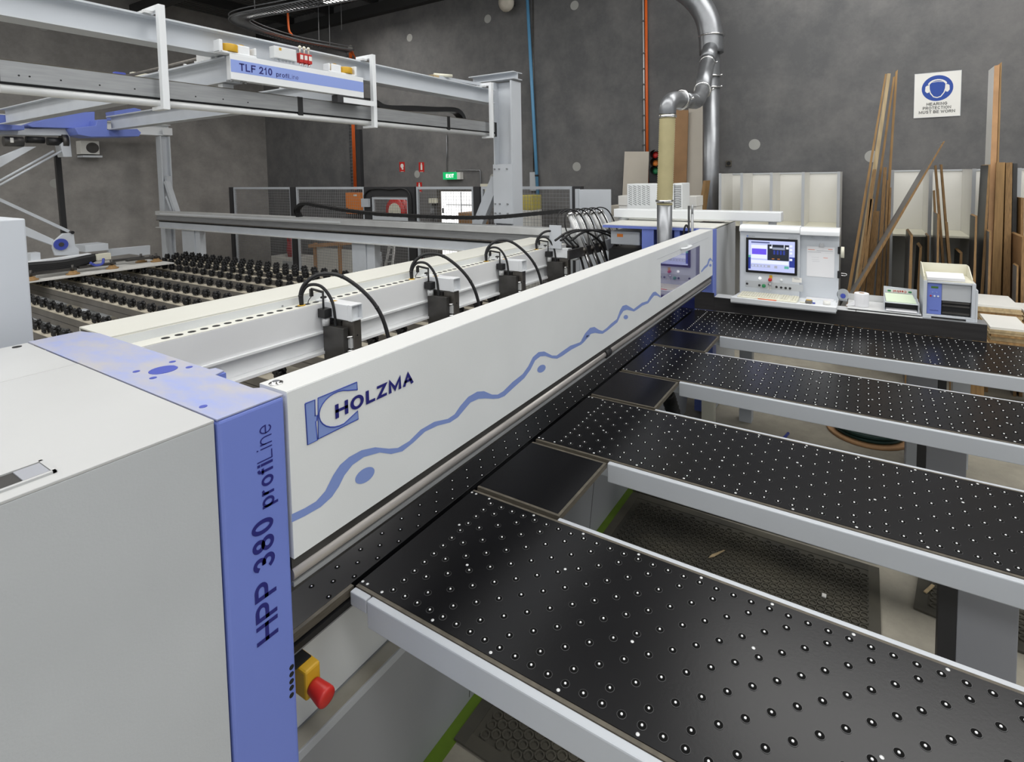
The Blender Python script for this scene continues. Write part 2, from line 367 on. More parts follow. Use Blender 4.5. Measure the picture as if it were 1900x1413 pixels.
box('blue_front_cover', 'blue', saw, bx0, bx1, YB, YB+.10, .05, ZT-.004, .008, seg=3)
top_out = [(bx0, YB+.001), (bx1-.002, YB+.001), (bx1-.002, 1.20), (.705, 1.215), (.708, 1.385), (.735, 1.395), (.735, 1.435), (.722, 1.44), (.722, 2.10), (.70, 2.19), (bx0, 2.19)]
MB().prism([(x, y, ZT-.004) for x, y in top_out], (0, 0, .004)).build('blue_top_cover', 'blue_dusty', saw, .001)
box('blue_inner_side', 'blue', saw, .600, .700, 1.24, 2.15, .9, ZT-.005)
box('notch_face', 'blue', saw, .708, .735, 1.386, 1.40, ZT-.03, ZT-.0045)
# kidney hole, four slots, small marks
c0 = P(303, 686, 'z', ZT)
k = [(c0.x+.032*math.cos(a), c0.y+.032*math.sin(a)) for a in [math.radians(d) for d in range(20, 341, 20)]]
MB().prism([(x, y, ZT-.0002) for x, y in k], (0, 0, .0012)).build('cable_opening', 'blue_deep', saw)
for px, py in ((253, 689), (320, 671), (351, 681), (284, 701), (377, 754)):
    q = P(px, py, 'z', ZT); MB().lathe(q-Vector((0, 0, .0002)), (0, 0, 1), [(0, .008), (.0012, .008)], 12).build('screw_slot', 'blue_deep', saw)
# lettering on the blue column (reads upwards)
def on_beam(px, py, d=0.0): q = P(px, py, 'y', YB); q.y -= d; return q
a0 = on_beam(512, 1180, .001); 
hx = on_beam(476, 1010).x
stext('lettering', 'HPP 380', 'ink', saw, Vector((P(512, 1080, 'y', YB).x, YB-.0004, P(495, 1187, 'y', YB).z)), (0, 0, 1), (-1, 0, 0), P(495, 958, 'y', YB).z-P(495, 1187, 'y', YB).z, P(512, 1060, 'y', YB).x-P(471, 1060, 'y', YB).x, .17, .14)
zz = [P(500, v, 'y', YB).z for v in (938, 853, 784)]
bx_ = P(507.5, 895, 'y', YB).x; hh_ = P(507, 880, 'y', YB).x-P(478, 880, 'y', YB).x
stext('lettering', 'profi', 'ink', saw, Vector((bx_, YB-.0004, zz[0])), (0, 0, 1), (-1, 0, 0), zz[1]-zz[0], hh_, .15, .13)
stext('lettering', 'Line', 'ink', saw, Vector((bx_, YB-.0004, zz[1]+.004)), (0, 0, 1), (-1, 0, 0), zz[2]-zz[1]-.004, hh_, .075, .16)
for py in (1237, 1250, 1263, 1275, 1289):
    q = P(541, py, 'y', YB); MB().cyl((q.x, YB+.0004, q.z), (q.x, YB-.0008, q.z), .0058, 14).build('vent_hole', 'hole', saw)
# ---- pressure beam
BX0, BX1 = .727, 4.752; WX0, WX1, WZ0, WZ1 = 3.366, 4.336, 1.345, 1.575
beam = MB()
for a in ((BX0, WX0, 1.266, ZT), (WX1, BX1, 1.266, ZT), (WX0, WX1, WZ1, ZT), (WX0, WX1, 1.266, WZ0)): beam.box(a[0], a[1], YB, YB+.012, a[2], a[3])
beam.box(BX0, BX1, YB+.012, 1.226, ZT-.012, ZT); beam.box(BX0, BX1, 1.214, 1.226, 1.30, ZT-.012); beam.box(BX0, BX0+.01, YB+.012, 1.214, 1.266, ZT-.012)
bm_o = beam.build('pressure_beam', 'white', saw)
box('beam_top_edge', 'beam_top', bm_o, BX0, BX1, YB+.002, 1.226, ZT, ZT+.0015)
mat('pane', (.06, .05, .22), .04, trans=0.0, alpha=None, spec=.9, coat=1.0)
mp_ = MATS['pane']; nb = mp_.node_tree.nodes['Principled BSDF']; nb.inputs['Base Color'].default_value = (.075, .06, .21, 1); nb.inputs['Coat Roughness'].default_value = .02
box('window_pane', 'pane', bm_o, WX0, WX1, YB+.003, YB+.010, WZ0, WZ1)
q = P(1270, 458, 'y', YB)
MB().tube(smooth_path([(q.x-.09, YB, q.z-.004), (q.x-.07, YB-.03, q.z), (q.x+.07, YB-.03, q.z), (q.x+.09, YB, q.z-.004)], 5), .009, 10).build('window_handle', 'white_gloss', bm_o)
box('window_flap_seam', 'grey_paint', bm_o, 3.30, 4.60, YB-.0008, YB+.001, 1.608, 1.611)
q = P(512, 711, 'z', ZT+.0015); MB().lathe(q, (0, 0, 1), [(0, .016), (.002, .016), (.0021, .010), (.006, .009)], 18).build('lid_bolt', 'chrome', bm_o)
# under-beam: dark gap, round bar, thin strip
box('shadow_gap', 'steel_dark', saw, BX0, BX1, YB+.010, YB+.03, 1.235, 1.2655)
box('side_strip', 'alu_light', saw, BX0, BX1-.02, YB+.022, YB+.05, 1.205, 1.235)
MB().cyl((BX0, YB+.018, 1.224), (BX1-.03, YB+.018, 1.224), .0165, 16).build('pressure_bar', 'bar_metal', saw)
q = P(1130, 657, 'y', YB); MB().cyl((q.x-.03, YB+.018, 1.224), (q.x+.03, YB+.018, 1.224), .024, 14).build('bar_clip', 'black', saw)
box('bar_lip', 'alu', saw, BX0, BX1-.03, YB+.005, YB+.03, 1.196, 1.207)
box('beam_core', 'steel_dark', saw, BX0, BX1, YB+.05, 1.20, 1.15, 1.2655)
# ---- decals on the beam
def dec(pts, s, x0, y0, d=.0007): return [on_beam(x0+a/s, y0+b_/s, d) for a, b_ in pts]
u1 = [(2,792),(60,765),(110,735),(150,690),(185,620),(215,575),(255,540),(310,510),(370,497),(430,503),(470,500),(520,470),(570,420),(630,385),(690,372),(720,352),(745,315),(780,275),(820,252),(850,250),(885,265),(910,265),(935,250),(975,210),(1020,175),(1045,140),(1065,100),(1090,78),(1115,75),(1150,93),(1170,93),(1190,78),(1230,50),(1272,35)]
l1 = [(2,828),(60,800),(130,760),(180,715),(210,670),(235,620),(270,575),(320,540),(390,520),(440,527),(490,515),(540,475),(590,428),(645,402),(700,388),(735,365),(760,335),(790,300),(825,284),(855,282),(890,284),(915,282),(940,272),(980,235),(1028,192),(1055,155),(1075,115),(1098,97),(1120,95),(1150,105),(1172,107),(1195,95),(1235,67),(1278,45)]
MB().strip(dec(l1, 2.375, 540, 620), dec(u1, 2.375, 540, 620)).build('wave_stripe', 'blue_decal', bm_o)
u2 = [(770,1300),(800,1245),(840,1200),(875,1192),(910,1215),(940,1225),(975,1200),(1010,1165),(1055,1130),(1080,1060),(1100,1025),(1130,1015),(1165,1035),(1190,1050),(1215,1030),(1255,1000),(1300,985),(1320,950),(1345,915),(1365,910),(1405,945)]
l2 = [(785,1322),(815,1275),(850,1247),(880,1240),(912,1246),(942,1247),(985,1217),(1020,1188),(1060,1155),(1085,1100),(1108,1065),(1135,1055),(1165,1062),(1192,1069),(1220,1052),(1260,1022),(1308,1002),(1335,965),(1355,942),(1378,942),(1405,958)]
MB().strip(dec(l2, 4.318, 900, 330), dec(u2, 4.318, 900, 330)).build('wave_stripe', 'blue_decal', bm_o)
MB().strip(dec([(1278,45),(1292,32),(1305,17),(1317,7)], 2.375, 540, 620), dec([(1272,35),(1285,22),(1297,8),(1308,-4)], 2.375, 540, 620)).build('wave_stripe', 'blue_decal', bm_o)
u3 = [(1730,745),(1755,710),(1778,690),(1790,650),(1805,638),(1826,665)]; l3 = [(1732,758),(1760,727),(1786,705),(1798,667),(1810,656),(1828,684)]
MB().strip(dec(l3, 4.318, 900, 330), dec(u3, 4.318, 900, 330)).build('wave_stripe', 'blue_decal', bm_o)
for cx_, cy_, ra, rb, tl in ((676.7, 881.5, 21, 11.5, 38), (1004.4, 683.6, 8.8, 6.2, 40), (1161, 588, 4.2, 4.0, 40), (1318, 492, 2.3, 2.6, 0)):
    t = math.radians(tl); pts = []
    for kk in range(24):
        g = 2*math.pi*kk/24; x = ra*math.cos(g); y = rb*math.sin(g); pts.append(on_beam(cx_+x*math.cos(t)+y*math.sin(t), cy_-x*math.sin(t)+y*math.cos(t), .0007))
    MB().add(pts, [tuple(range(24))]).build('wave_dot', 'blue_decal', bm_o)
def lz(pts): return [on_beam(380+a/1.9277, 680+b_/1.9277, .0008) for a, b_ in pts]
mat('logo_line', (.03, .06, .35), .5)
def outlined(pts, name):
    o1 = MB().add(pts, [tuple(range(len(pts)))]).build(name, 'blue_decal', bm_o)
    MB().tube(list(pts)+[pts[0]], .0016, 4, False).build('logo_outline', 'logo_line', bm_o)
outlined(lz([(358,132),(393,118),(394,176),(401,173),(400,192),(396,196),(402,262),(367,279)]), 'logo_block')
arc = [(480+68*math.cos(math.radians(a))*1.0, 148-72*math.sin(math.radians(a))-(-.40)*0) for a in range(70, 291, 20)]
el = []
for a in range(62, 300, 14):
    g = math.radians(a); x = 70*math.cos(g); y = 62*math.sin(g); el.append((478+x, 150-y-.32*x))
cpts = [(545, 82), (543, 55), (404, 112), (406, 177), (406, 192), (409, 258), (548, 187), (546, 158)]
outlined(lz(cpts[:3]+[(405, 258)]+cpts[6:]+el[::-1]), 'logo_block')
h0 = on_beam(621.5, 774.4); h1 = on_beam(766, 711.5)
stext('lettering', 'HOLZMA', 'ink', bm_o, (h0.x, YB-.0016, (h0.z+h1.z)/2), (1, 0, 0), (0, 0, 1), h1.x-h0.x, .036, .21, .14, shear=.0)
# ---- saw table strip, base
box('saw_table', 'table_black', saw, .74, 4.766, 1.281, 1.75, .918, .95, .001)
box('table_edge', 'ply_edge', saw, .74, 1.01, 1.268, 1.2805, .925, .949)
box('rule_bar', 'black', saw, .74, 4.766, 1.262, 1.281, .90, .918)
nz = MB(); ncup = MB()
for i in range(-2, 82):
    for j in range(8):
        if (i+j) % 2: continue
        x = 1.034+.0455*i; y = 1.294+.0391*j
        if y > 1.60 or x > 4.74 or x < .76: continue
        ncup.cyl((x, y, .9495), (x, y, .9504), .0082, 10); nz.lathe((x, y, .950), (0, 0, 1), [(0, .0032), (.0016, .0030), (.0026, .0014)], 8)
ncup.build('nozzle_cups', 'nozzle_cup', saw, kind='stuff'); nz.build('nozzle_balls', 'nozzle', saw, kind='stuff')
box('upper_apron', 'white', saw, .60, 4.75, 1.345, 1.36, .595, .917, .002)
box('apron_rail', 'alu', saw, .60, 4.75, 1.2825, 1.2995, .875, .8995)
box('base_ledge', 'grey_paint', saw, .60, 4.75, 1.288, 1.42, .560, .588, .003)
mat('dusty_ledge', (.50, .48, .42), .7, noise=.5, nscale=5, col2=(.36, .33, .26))
box('ledge_dust', 'dusty_ledge', saw, .62, 4.7, 1.294, 1.344, .588, .5895)
MB().prism([(.60, 1.290, .5595), (.60, 1.349, .0), (.60, 1.95, .0), (.60, 1.95, .5595)], (4.15, 0, 0)).build('base_panel', 'base_grey', saw)
for x in (1.62, 2.74): MB().prism([(x, 1.2892, .55), (x, 1.3462, .02), (x, 1.3485, .02), (x, 1.2915, .55)], (.004, 0, 0)).build('panel_joint', 'steel_dark', saw)
box('machine_core', 'steel_dark', saw, .75, 4.7, 1.62, 2.0, .60, .90)
# e-stop on the apron
es = box('stop_box', 'yellow', saw, .806, .852, 1.215, 1.3445, .790, .870, .006)
box('stop_box_lid', 'black', es, .800, .846, 1.245, 1.2995, .8705, .8735)
MB().lathe((.829, 1.215, .818), (0, -1, -.12), [(0, .020), (.006, .021), (.012, .0215), (.040, .0250), (.050, .0255), (.055, .0235), (.057, .016), (.0575, .0)], 22).build('stop_button', 'red', es)
# ---- far housing
box('far_column', 'blue', saw, 4.775, 4.90, YB, YB+.16, .02, ZT-.002, .004)
# ================================================================= AIR TABLES
def two_mat(name, parts, parent=None, loc=None):
    """one object from several MB with their own material: [(MB, mat)]"""
    me = bpy.data.meshes.new(name); vs = []; fs = []; mi = []; sm = []
    for k, (b, m) in enumerate(parts):
        o = len(vs); vs += b.v; fs += [tuple(i+o for i in f) for f in b.f]; mi += [k]*len(b.f); sm += b.sm
    me.from_pydata(vs, [], fs); me.polygons.foreach_set('material_index', mi); me.polygons.foreach_set('use_smooth', sm); me.update()
    for b, m in parts: me.materials.append(MATS[m])
    ob = bpy.data.objects.new(name, me); COL.objects.link(ob)
    if parent is not None: ob.parent = parent
    if loc is not None: ob.location = Vector(loc)-(wloc(parent) if parent else Vector((0, 0, 0)))
    return ob
mat('cup_ring', (.05, .05, .052), .35)
mat('ball_glint', (.95, .95, .95), .15, spec=.8)  # near-white colour stands in for the bright glint on each nozzle dome
NZ = [(MB().tube([(0, 0, 0), (0, 0, .0008)], [.0112, .0108], 16), 'cup_ring'), (MB().cyl((0, 0, .0008), (0, 0, .0010), .0098, 16), 'nozzle_cup'),
      (MB().lathe((0, 0, .0008), (0, 0, 1), [(0, .0031), (.0018, .0028), (.0030, .0015), (.0033, .0003)], 10), 'ball_glint')]
SCREW = MB().lathe((0, 0, 0), (0, 0, 1), [(0, .0046), (.0005, .0044), (.0010, .0015)], 12)
nz_proto = None; sc_proto = None
YEND = -1.02; DY = .0474; Y0 = 1.152
tables = [(1.013, 1.578, 1.0555, 12, .0436, 'nearest black air table beside the red stop button', 2),
          (2.033, 2.596, 2.0755, 12, .0434, 'second black air table from the near end of the saw', 2),
          (3.046, 3.609, 3.089, 12, .0434, 'third black air table from the near end of the saw', 1),
          (4.056, 4.766, 4.101, 15, .0428, 'farthest and widest black air table along the dark fence', 1)]
for ti, (x0, x1, nx0, nc, dx, lab, mode) in enumerate(tables):
    t = thing('air_table', lab, 'air table', ((x0+x1)/2, .1, 0), 'air tables in front of the saw')
    e = .011
    top = box('table_top', 'table_black', t, x0+e, x1-e, YEND+e, 1.262, .926, .95)
    for a in ((x0, x0+e-.0004, YEND, 1.262), (x1-e+.0004, x1, YEND, 1.262), (x0+e, x1-e, YEND, YEND+e-.0004)): box('wood_edge', 'ply_edge', top, *a, .926, .9485)
    yr = 1.19 if ti == 0 else .898
    rl = box('side_rail', 'rail_paint', t, x0-.024, x0-.0005, YEND, yr, .867, .9475, .004)
    if ti == 0:
        box('rail_end_clip', 'rail_paint', t, x0-.022, x0-.001, 1.195, 1.262, .905, .9465, .003)
    if ti < 3: box('side_rail', 'rail_paint', t, x1+.0005, x1+.020, YEND, .898, .867, .9475, .004)
    box('under_frame', 'steel_paint', t, x0+.01, x1-.01, YEND+.02, 1.255, .87, .9255)
    lx = x1-.10
    def ly(px, py): return P(px, py, 'x', lx).y
    if ti == 3: ra, rb = (-.28, -.46), (-.4605, -.51)
    elif ti == 2: ra, rb = (-.304, -.477), (-.264, -.3035); box('leg_post', 'rail_paint', t, lx, lx+.05, -.2635, -.216, 0, .87)
    else: ra, rb = (-.326, -.503), (-.269, -.3255)
    box('leg_panel', 'leg_grey', t, lx, lx+.08, ra[1], ra[0], 0, .87, .003)
    box('leg_post', 'dark_post', t, lx, lx+.06, min(rb), max(rb), 0, .87)
    mb_c = MB(); mb_b = MB()
    for j in range(46):
        y = Y0-DY*j
        if y < YEND+.03: break
        for i in range(nc):
            if not (i in (0, nc-1) or j == 0 or (i+j) % 2): continue
            x = nx0+dx*i
            if mode == 2:
                if nz_proto is None: nz_proto = two_mat('air_nozzle', NZ, t, (x, y, .9501))
                else:
                    c = nz_proto.copy(); COL.objects.link(c); c.parent = t; c.location = Vector((x, y, .9501))-wloc(t)
            else:
                mb_c.cyl((x, y, .9498), (x, y, .9508), .0095, 8); mb_b.lathe((x, y, .9505), (0, 0, 1), [(0, .0036), (.0020, .0030), (.0034, .0010)], 8)
    if mode == 1: mb_c.build('nozzle_cups', 'nozzle_cup', t, kind='stuff'); mb_b.build('nozzle_balls', 'ball_glint', t, kind='stuff')
    xm = (x0+x1)/2
    sp = [(x, 1.175-.195*k) for k in range(12) for x in (x0+.0205, x1-.0205)]+[(x, y) for x in (x0+.0205, x1-.0205) for y in (1.256, 1.236)]+[(xm+(.088 if k % 2 else -.05), 1.03-.27*k) for k in range(8)]+[(xm+.088, 1.175)]
    for x, y in sp:
        if y < YEND+.03: continue
        if sc_proto is None: sc_proto = two_mat('screw', [(SCREW, 'alu_light')], t, (x, y, .9501))
        else:
            c = sc_proto.copy(); COL.objects.link(c); c.parent = t; c.location = Vector((x, y, .9501))-wloc(t)
# infill plates
for k, (x0, x1, w_) in enumerate(((1.5985, 2.0085, 'between the nearest and second air tables'), (2.6165, 3.0215, 'between the second and third air tables'), (3.6295, 4.0315, 'between the third and farthest air tables'))):
    t = thing('filler_plate', 'plain black filler plate with wood edges '+w_, 'filler plate', ((x0+x1)/2, 1.08, .92), 'filler plates between the air tables')
    box('plate', 'table_black', t, x0+.011, x1-.011, .911, 1.262, .928, .9497)
    for a in ((x0, x0+.0105, .90, 1.262), (x1-.0105, x1, .90, 1.262), (x0+.011, x1-.011, .90, .9105)): box('wood_edge', 'ply_edge', t, *a, .928, .9492)
    box('plate_bracket', 'light_grey', t, x0+.02, x1-.02, 1.2, 1.2612, .87, .928)
# side fence behind the last table
fn = thing('side_fence', 'long dark metal side fence standing along the farthest air table', 'fence', (4.80, .3, .95))
box('fence_face', 'fence_dark', fn, 4.770, 4.800, -.735, 1.108, .951, 1.071, .0015)
box('fence_face', 'fence_dark', fn, 4.7702, 4.774, 1.1085, 1.278, .951, 1.106, .0008)
box('fence_body', 'alu', fn, 4.800, 4.900, -.735, 1.105, .951, 1.068)
MB().box(4.768, 4.905, .05, 1.106, 1.0712, 1.0735).box(4.768, 4.905, -.37, .045, 1.0712, 1.0735).build('fence_cap', 'alu_light', fn)
box('fence_cap', 'alu', fn, 4.769, 4.905, -.735, -.371, 1.0712, 1.0735)
[box('fence_support', 'steel_paint', fn, 4.80, 4.9, y, y+.10, 0.0, .9505) for y in (-.66, .80)]
# ================================================================= FAR HOUSING, ARM, CONSOLE
HX0, HX1 = 4.905, 5.715
box('far_housing_side', 'grey_paint', saw, HX0, HX1, YB+.002, YB+.03, .02, 1.655)
box('far_housing_back', 'blue_deep', saw, HX1-.03, HX1, YB+.032, 2.16, .6, 1.62)
box('far_top_panel', 'cream', saw, 4.79, HX1, YB, 2.165, 1.662, 1.674, .003)
box('blue_top_frame', 'blue', saw, 4.775, 4.805, YB+.162, 2.165, 1.640, 1.661)
for (pa, pb) in ((1192, 1214), (1252, 1262)):
    ya, yb_ = P(pa, 440, 'x', 4.80).y, P(pb, 440, 'x', 4.80).y
    box('blue_post', 'blue', saw, 4.785, 4.84, yb_, ya, .95, 1.639)
box('inner_blue_wall', 'blue_deep', saw, 5.1, 5.13, 1.30, P(1214, 440, 'x', 5.1).y, .95, 1.639)
gm = box('gear_motor', 'steel_paint', saw, 4.86, 5.2, 1.82, 2.12, 1.47, 1.60, .01)
box('motor_label', 'orange', gm, 4.858, 4.8598, 1.99, 2.05, 1.545, 1.575)
box('motor_bracket', 'black', saw, 4.88, 5.25, 1.76, 2.15, 1.30, 1.42)
MB().cyl((4.9, 1.75, 1.27), (4.9, 2.15, 1.27), .02, 12).build('guide_shaft', 'alu_light', saw)
box('black_slot', 'black', saw, 5.25, 5.40, 1.16, 1.36, 1.6745, 1.6765)
# two thin black rods / cylinder standing at the end of the beam
tr = P(1282, 425, 'x', 4.74)
MB().cyl((4.66, 1.30, 1.30), (4.66, 1.30, 1.87), .009, 10).build('lift_rod', 'black', saw)
MB().cyl((4.66, 1.27, 1.30), (4.66, 1.27, 1.80), .012, 10).cyl((4.66, 1.27, 1.80), (4.66, 1.27, 1.88), .010, 10).build('lift_cylinder', 'alu', saw)
MB().tube(smooth_path([(4.66, 1.335, 1.40), (4.66, 1.345, 1.62), (4.66, 1.325, 1.70), (4.66, 1.305, 1.68)], 6), .008, 8).build('air_hose', 'black_rubber', saw)
# swing arm with pivot
arm = thing('swing_arm', 'long white rectangular swing arm lying over the far housing', 'arm', (5.3, 1.4, 1.674))
box('arm_beam', 'white_gloss', arm, 5.24, 5.40, .64, 2.25, 1.700, 1.790, .008)
MB().cyl((5.32, 2.17, 1.6745), (5.32, 2.17, 1.6995), .055, 24).build('arm_pivot', 'white_gloss', arm)
MB().cyl((5.32, .72, 1.66), (5.32, .72, 1.6998), .035, 20).cyl((5.32, .72, 1.30), (5.32, .72, 1.66), .03, 16).build('arm_drop', 'white_gloss', arm)
# ---- louvred blower box behind the arm
bl = thing('blower_box', 'white louvred blower box standing behind the swing arm', 'blower', (5.62, 1.9, 1.674))
XB = 5.52
ba, bb, bc_ = P(1163, 341, 'x', XB), P(1250, 389, 'x', XB), P(1265, 389, 'x', XB)
box('blower_case', 'white', bl, XB, XB+.30, bb.y, ba.y, 1.6745, ba.z, .008)
bq = MB()
for r_ in range(10):
    for c_ in range(5):
        q = P(1166.5+c_*8.25, 344.2+r_*3.62, 'x', XB); q2 = P(1172.8+c_*8.25, 347.4+r_*3.62, 'x', XB)
        bq.bar((XB-.0008, q.y, q.z), (XB-.0008, q2.y, q2.z), .0016, .0042)
bq.build('vent_slots', 'hole', bl, kind='stuff')
box('blower_side_case', 'white', bl, XB+.02, XB+.30, P(1265, 389, 'x', XB).y, bb.y-.001, 1.6745, ba.z+.005, .01)
bq = MB()
for r_ in range(13):
    z = P(1257, 345+r_*3.1, 'x', XB+.02).z
    ya, yb_ = P(1249.5, 350, 'x', XB+.02).y, P(1264, 350, 'x', XB+.02).y
    pts = [(XB+.019, ya+(yb_-ya)*k/6, z-.012*math.sin(math.pi*k/6)*(r_/12)) for k in range(7)]
    bq.tube(pts, .003, 4, False)
bq.build('vent_slits', 'hole', bl, kind='stuff')
# ---- console
XC = 4.95
def cz(a, b_, x=XC): return P(1340+a/7.246, 405+b_/7.246, 'x', x)
con = thing('control_console', 'white control console with a lit screen above the dark fence', 'console', (5.0, .55, 1.074))
yl, ym, yr_ = .930, .458, .175
box('console_body', 'light_grey', con, XC, XC+.10, ym, yl, 1.085, 1.645, .004)
hood = []
for k in range(9):
    g = math.radians(90*k/8); hood.append((XC-.02+.05-.05*math.sin(g)*1.0, 0, 1.637+.055*math.cos(g)))
prof = [(XC+.12, 1.640), (XC+.12, 1.692), (XC+.03, 1.692)]+[(XC+.03-.05*math.sin(math.radians(a)), 1.652+.040*math.cos(math.radians(a))) for a in range(15, 91, 15)]+[(XC-.02, 1.640)]
MB().prism([(x, ym+.001, z) for x, z in prof], (0, yl-ym+.004, 0)).build('console_hood', 'white_gloss', con, .002)
prof2 = [(x, z-.006 if z > 1.66 else z-.012) for x, z in prof]
MB().prism([(x, yr_-.004, z) for x, z in prof2], (0, ym-yr_+.003, 0)).build('side_hood', 'white_gloss', con, .002)
bz = [(325, 248), (1020, 290), (1005, 772), (318, 715)]
y0s, y1s = cz(322, 500).y, cz(1012, 500).y; z1s, z0s = (cz(325, 248).z+cz(1020, 290).z)/2, (cz(318, 715).z+cz(1005, 772).z)/2
scr = box('screen_bezel', 'black_gloss', con, XC-.012, XC-.0005, y1s, y0s, z0s, z1s, .002)
def emit(name, c, s=1.0): return mat(name, tuple(v*.3 for v in c), .3, emit=c, estr=s)
emit('scr_white', (.80, .84, 1.0), .85); emit('scr_lav', (.55, .60, .92), .8); emit('scr_purple', (.16, .10, .85), .8); emit('scr_navy', (.03, .05, .30), .8); emit('scr_dark', (.03, .035, .05), .5)
emit('scr_mid', (.30, .34, .45), .7); emit('scr_green', (.15, .55, .45), .6); emit('scr_grey', (.45, .47, .58), .7); emit('scr_title', (.10, .12, .28), .7); emit('scr_orange', (.6, .2, .05), .6)
def sq(a0, b0, a1, b1, m, name, d):
    p0, p1 = cz(a0, b0), cz(a1, b1); sk = .055*(a1-a0)/2*0
    return box(name, m, scr, XC-.0122-d, XC-.0121-d+.0002, p1.y, p0.y, p1.z, p0.z)
def sk(a, b_): return b_+(.057*(a-660))      # rows on the photographed screen fall to the right
def spanel(a0, b0, a1, b1, m, name, d):       # coordinates along the (level) screen, b measured at a = 660
    z1_, z0_ = cz(660, b0).z, cz(660, b1).z; ya_, yb2 = cz(a0, 500).y, cz(a1, 500).y
    return box(name, m, scr, XC-.0122-d, XC-.012-d, yb2, ya_, z0_, z1_)
spanel(357, 300, 978, 712, 'scr_lav', 'screen', .0002)
spanel(392, 318, 640, 336, 'scr_title', 'screen_title', .0006)
spanel(392, 362, 605, 545, 'scr_white', 'screen_field', .0006)
spanel(402, 412, 597, 490, 'scr_purple', 'screen_panel_drawing', .001)
spanel(612, 348, 900, 560, 'scr_dark', 'screen_machine_picture', .0006)
spanel(680, 385, 845, 415, 'scr_mid', 'picture_detail', .001)
for a in (690, 735, 778, 820): spanel(a, 425, a+26, 480, 'scr_navy', 'picture_detail', .001)
for a in (640, 860): spanel(a, 375, a+35, 402, 'scr_white', 'picture_detail', .001)
spanel(665, 350, 675, 390, 'scr_white', 'picture_detail', .001); spanel(830, 345, 840, 390, 'scr_white', 'picture_detail', .001)
for a in (670, 745): spanel(a, 533, a+34, 545, 'scr_orange', 'picture_detail', .001)
spanel(357, 520, 388, 690, 'scr_navy', 'screen_bar', .0006); spanel(357, 505, 388, 535, 'scr_green', 'screen_tab', .0008)
spanel(905, 505, 978, 640, 'scr_navy', 'screen_bar', .0006)
for b0 in (345, 395, 440, 525): spanel(908, b0, 945, b0+28, 'scr_white', 'screen_button', .0009)
spanel(392, 565, 895, 612, 'scr_white', 'screen_field', .0006); spanel(392, 628, 650, 660, 'scr_grey', 'screen_buttons', .0006)
for a in (402, 445, 490, 535, 580): spanel(a, 634, a+30, 654, 'scr_lav', 'screen_button', .0009)
spanel(705, 630, 745, 664, 'scr_grey', 'screen_button', .0009); spanel(840, 628, 900, 662, 'scr_green', 'screen_button', .0009)
# name strip above screen and buttons below
q = cz(330, 222); box('maker_badge', 'blue_decal', con, XC-.0012, XC-.0002, q.y-.013, q.y, q.z-.016, q.z-.002)
text('badge_lettering', 'HOLZMA', 'board_dark', con, (XC-.0008, q.y-.016, q.z-.014), (0, -1, 0), (0, 0, 1), .05, .008)
text('badge_lettering', 'powerTouch', 'board_dark', con, (XC-.0008, cz(895, 262).y, cz(895, 268).z), (0, -1, 0), (0, 0, 1), .06, .007)
def button(a, b_, r, m, h=.012, name='button'):
    q = cz(a, b_); return MB().lathe((XC, q.y, q.z), (-1, 0, 0), [(-.0005, r*1.25), (.003, r*1.2), (.0031, r), (h, r*.95), (h+.001, r*.6)], 18).build(name, m, con)
emit('lit_white', (1, 1, 1), 1.2)
box('button_strip', 'grey_paint', con, XC-.0012, XC-.0003, cz(1090, 900).y, cz(315, 850).y, cz(660, 948).z, cz(660, 858).z)
button(507, 803, .009, 'lit_white', name='lit_button')
q = cz(653, 785); box('warning_plate', 'yellow', con, XC-.002, XC-.0003, q.y-.012, q.y+.012, q.z-.013, q.z+.014)
button(645, 822, .013, 'red', .028, name='stop_button')
button(795, 830, .009, 'white_gloss', name='lit_button')
q = cz(1005, 828); lb = box('rating_label', 'board_white', con, XC-.0015, XC-.0003, q.y-.036, q.y+.036, q.z-.02, q.z+.02)
text('label_lettering', 'HOLZMA', 'ink', lb, (XC-.0022, q.y+.020, q.z+.007), (0, -1, 0), (0, 0, 1), .04, .007)
for a, b_ in ((335, 875), (730, 920), (793, 928), (853, 935), (912, 940)): button(a, b_, .008, 'black', .010)
button(500, 897, .008, 'black'); button(560, 905, .013, 'green', .022, name='selector_switch')
q = cz(640, 900); MB().lathe((XC, q.y+.002, q.z+.01), (-1, 0, 0), [(0, .011), (.012, .011), (.0121, .006), (.02, .006)], 16).build('key_switch', 'chrome', con)
MB().obox((XC-.024, q.y+.002, q.z-.008), (.0015, 0, 0), (0, .005, .002), (0, -.006, .022)).obox((XC-.026, q.y-.012, q.z-.014), (.0015, 0, 0), (0, .004, 0), (0, -.004, .02)).build('keys', 'chrome', con)
